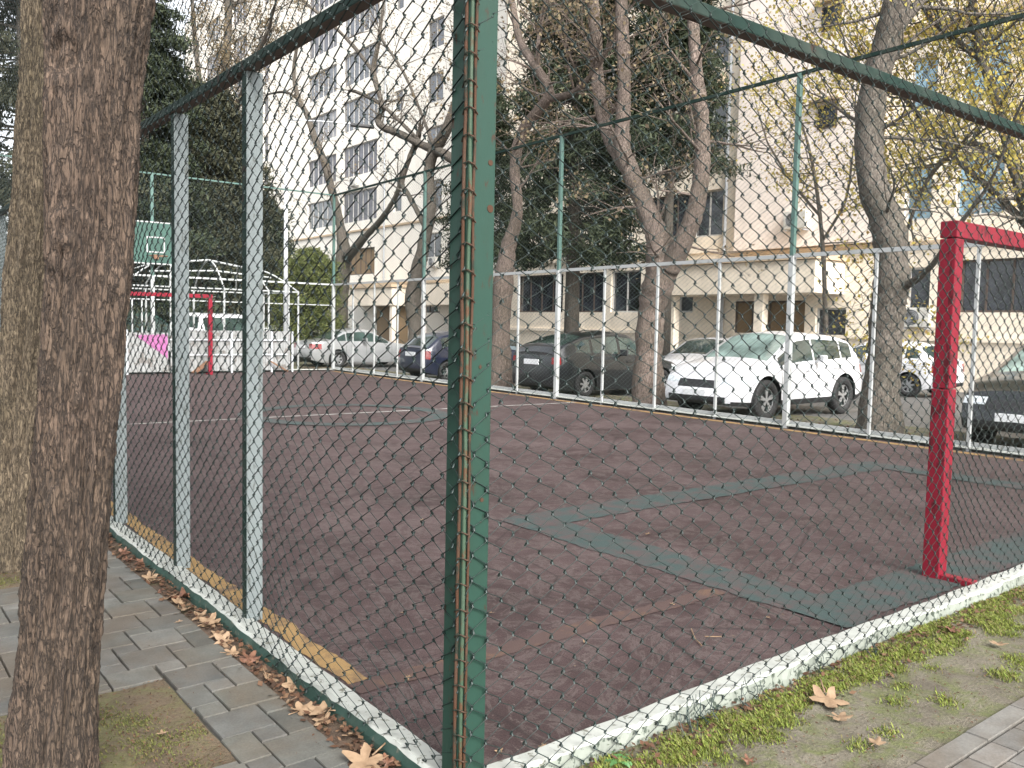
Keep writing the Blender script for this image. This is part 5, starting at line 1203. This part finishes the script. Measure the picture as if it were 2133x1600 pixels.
# grass and moss tufts
R = np.random.default_rng(77); tc = []
for (cx0, cy0, rx, ry, nn) in [(0.55, -0.19, 0.10, 0.05, 10), (0.62, -0.25, 0.15, 0.08, 9), (0.85, -0.22, 0.15, 0.06, 12), (1.15, -0.24, 0.22, 0.09, 26), (1.45, -0.22, 0.13, 0.07, 16), (1.78, -0.2, 0.2, 0.06, 16), (2.2, -0.22, 0.28, 0.09, 28), (2.75, -0.24, 0.3, 0.10, 34), (3.4, -0.24, 0.4, 0.11, 44), (4.2, -0.25, 0.5, 0.13, 54), (5.2, -0.25, 0.8, 0.14, 60), (2.6, -0.62, 0.5, 0.03, 10), (1.7, -0.52, 0.4, 0.08, 4), (3.5, -0.6, 0.8, 0.04, 16)]:
    for _ in range(nn): tc.append((cx0 + R.normal(0, rx * 0.6), min(-0.09, cy0 + 0.02 + R.normal(0, ry * 0.8)), R.uniform(0.5, 1.2)))
tc = np.array(tc); nb = 60000; idx = R.integers(0, len(tc), nb); c = tc[idx]
bx = c[:, 0] + R.normal(0, 0.034, nb); by = np.minimum(-0.08, c[:, 1] + R.normal(0, 0.026, nb)); h = R.uniform(0.006, 0.024, nb) * c[:, 2]; a = R.uniform(0, 2 * PI, nb); ln = R.uniform(0.2, 1.1, nb) * h; w = R.uniform(0.0015, 0.004, nb)
z0 = np.full(nb, NZ - 0.006); P0 = np.stack([bx - w * np.sin(a), by + w * np.cos(a), z0], 1); P1 = np.stack([bx + w * np.sin(a), by - w * np.cos(a), z0], 1)
P2 = np.stack([bx + ln * np.cos(a) * 0.5 + w * 0.7 * np.sin(a), by + ln * np.sin(a) * 0.5, z0 + h * 0.7], 1); P3 = np.stack([bx + ln * np.cos(a), by + ln * np.sin(a), z0 + h], 1)
PM = []   # moss blades in the tree pits
for (mx, my) in [(R.uniform(p_[0], p_[1]), R.uniform(p_[2], p_[3])) for p_ in PITS for _ in range(26)]: PM.append((mx, my))
PM = np.array(PM); ip = R.integers(0, len(PM), 9000); px_ = PM[ip, 0] + R.normal(0, 0.045, 9000); py_ = PM[ip, 1] + R.normal(0, 0.045, 9000); ap = R.uniform(0, 6.28, 9000); hp = R.uniform(0.003, 0.011, 9000)
inside = np.zeros(9000, bool)
for p_ in PITS: inside |= (px_ > p_[0] + 0.01) & (px_ < p_[1] - 0.01) & (py_ > p_[2] + 0.01) & (py_ < p_[3] - 0.01)
px_, py_, ap, hp = px_[inside], py_[inside], ap[inside], hp[inside]; m_ = len(px_); zb = np.full(m_, NZ - 0.009); wd = 0.0018
Q0 = np.stack([px_ - wd * np.sin(ap), py_ + wd * np.cos(ap), zb], 1); Q1 = np.stack([px_ + wd * np.sin(ap), py_ - wd * np.cos(ap), zb], 1); Q2 = np.stack([px_ + hp * np.cos(ap) * 0.5 + wd * np.sin(ap), py_ + hp * 0.5 * np.sin(ap), zb + hp * 0.8], 1); Q3 = np.stack([px_ + hp * np.cos(ap), py_ + hp * np.sin(ap), zb + hp], 1)
tag(npmesh('pit_moss', np.stack([Q0, Q1, Q2, Q3], 1).reshape(-1, 3), np.arange(4 * m_).reshape(m_, 4), M['moss']), 'olive moss growing on the soil of the tree pits by the pavers', 'moss', None, 'stuff')
tag(npmesh('grass_tufts', np.stack([P0, P1, P2, P3], 1).reshape(-1, 3), np.arange(4 * nb).reshape(nb, 4), M['grass']), 'bright green moss and grass tufts growing along the foot of the right kerb', 'grass', None, 'stuff')
mb = MB()   # broad leaved weed at the corner
q = toZ(1290, 1585, NZ)
for k in range(9):
    a = 2 * PI * k / 9 + random.uniform(-0.2, 0.2); L = random.uniform(0.05, 0.09); d = Vector((math.cos(a), math.sin(a), 0.45)); s = Vector((-math.sin(a), math.cos(a), 0)); p = Vector((q[0], q[1], NZ))
    for t in range(5):
        b = p + d * L * (t / 5); e = p + d * L * ((t + 1) / 5) - Vector((0, 0, 0.006 * t)); wd = 0.016 * (1 - t / 6)
        mb.face([b, b.lerp(e, 0.5) + s * wd, e, b.lerp(e, 0.5) - s * wd])
tag(mb.build('weed', M['fern']), 'small green broad leaved weed near the right kerb at the bottom edge', 'weed')

# ------------------------------------------------------------------ light, sky, camera
W = bpy.data.worlds.new('World'); S.world = W; W.use_nodes = True; nt = W.node_tree; bg = nt.nodes['Background']
sky = nt.nodes.new('ShaderNodeTexSky'); sky.sky_type = 'NISHITA'; sky.sun_disc = False
EL, AZ = math.radians(40), math.radians(192)   # sun behind the camera, to the left
sky.sun_elevation = EL; sky.sun_rotation = AZ; sky.dust_density = 4.0; sky.air_density = 1.0; sky.ozone_density = 0.6
hs = nt.nodes.new('ShaderNodeHueSaturation'); hs.inputs['Saturation'].default_value = 0.22; hs.inputs['Value'].default_value = 1.0
nt.links.new(sky.outputs[0], hs.inputs['Color']); nt.links.new(hs.outputs[0], bg.inputs['Color']); bg.inputs['Strength'].default_value = 0.15
ld = bpy.data.lights.new('sun', 'SUN'); ld.energy = 1.5; ld.angle = math.radians(28); ld.color = (1.0, 0.96, 0.9)
lo = bpy.data.objects.new('sun', ld); COL.objects.link(lo)
sd = Vector((math.sin(AZ) * math.cos(EL), math.cos(AZ) * math.cos(EL), math.sin(EL)))   # direction towards the sun
lo.rotation_euler = sd.to_track_quat('Z', 'Y').to_euler(); lo.location = (-5, -10, 20)
cd = bpy.data.cameras.new('camera'); cam = bpy.data.objects.new('camera', cd); COL.objects.link(cam); S.camera = cam
rt = M3 @ np.array([1, 0, 0]); up = -(M3 @ np.array([0, 1, 0])); bk = -(M3 @ np.array([0, 0, 1]))
cam.matrix_world = Matrix(((rt[0], up[0], bk[0], CAM[0]), (rt[1], up[1], bk[1], CAM[1]), (rt[2], up[2], bk[2], CAM[2]), (0, 0, 0, 1)))
cd.sensor_width = 36; cd.lens = FOC / 2133 * 36; cd.clip_start = 0.05; cd.clip_end = 2000
S.view_settings.view_transform = 'Standard'; S.view_settings.look = 'None'; S.view_settings.exposure = 1.6; S.view_settings.gamma = 1
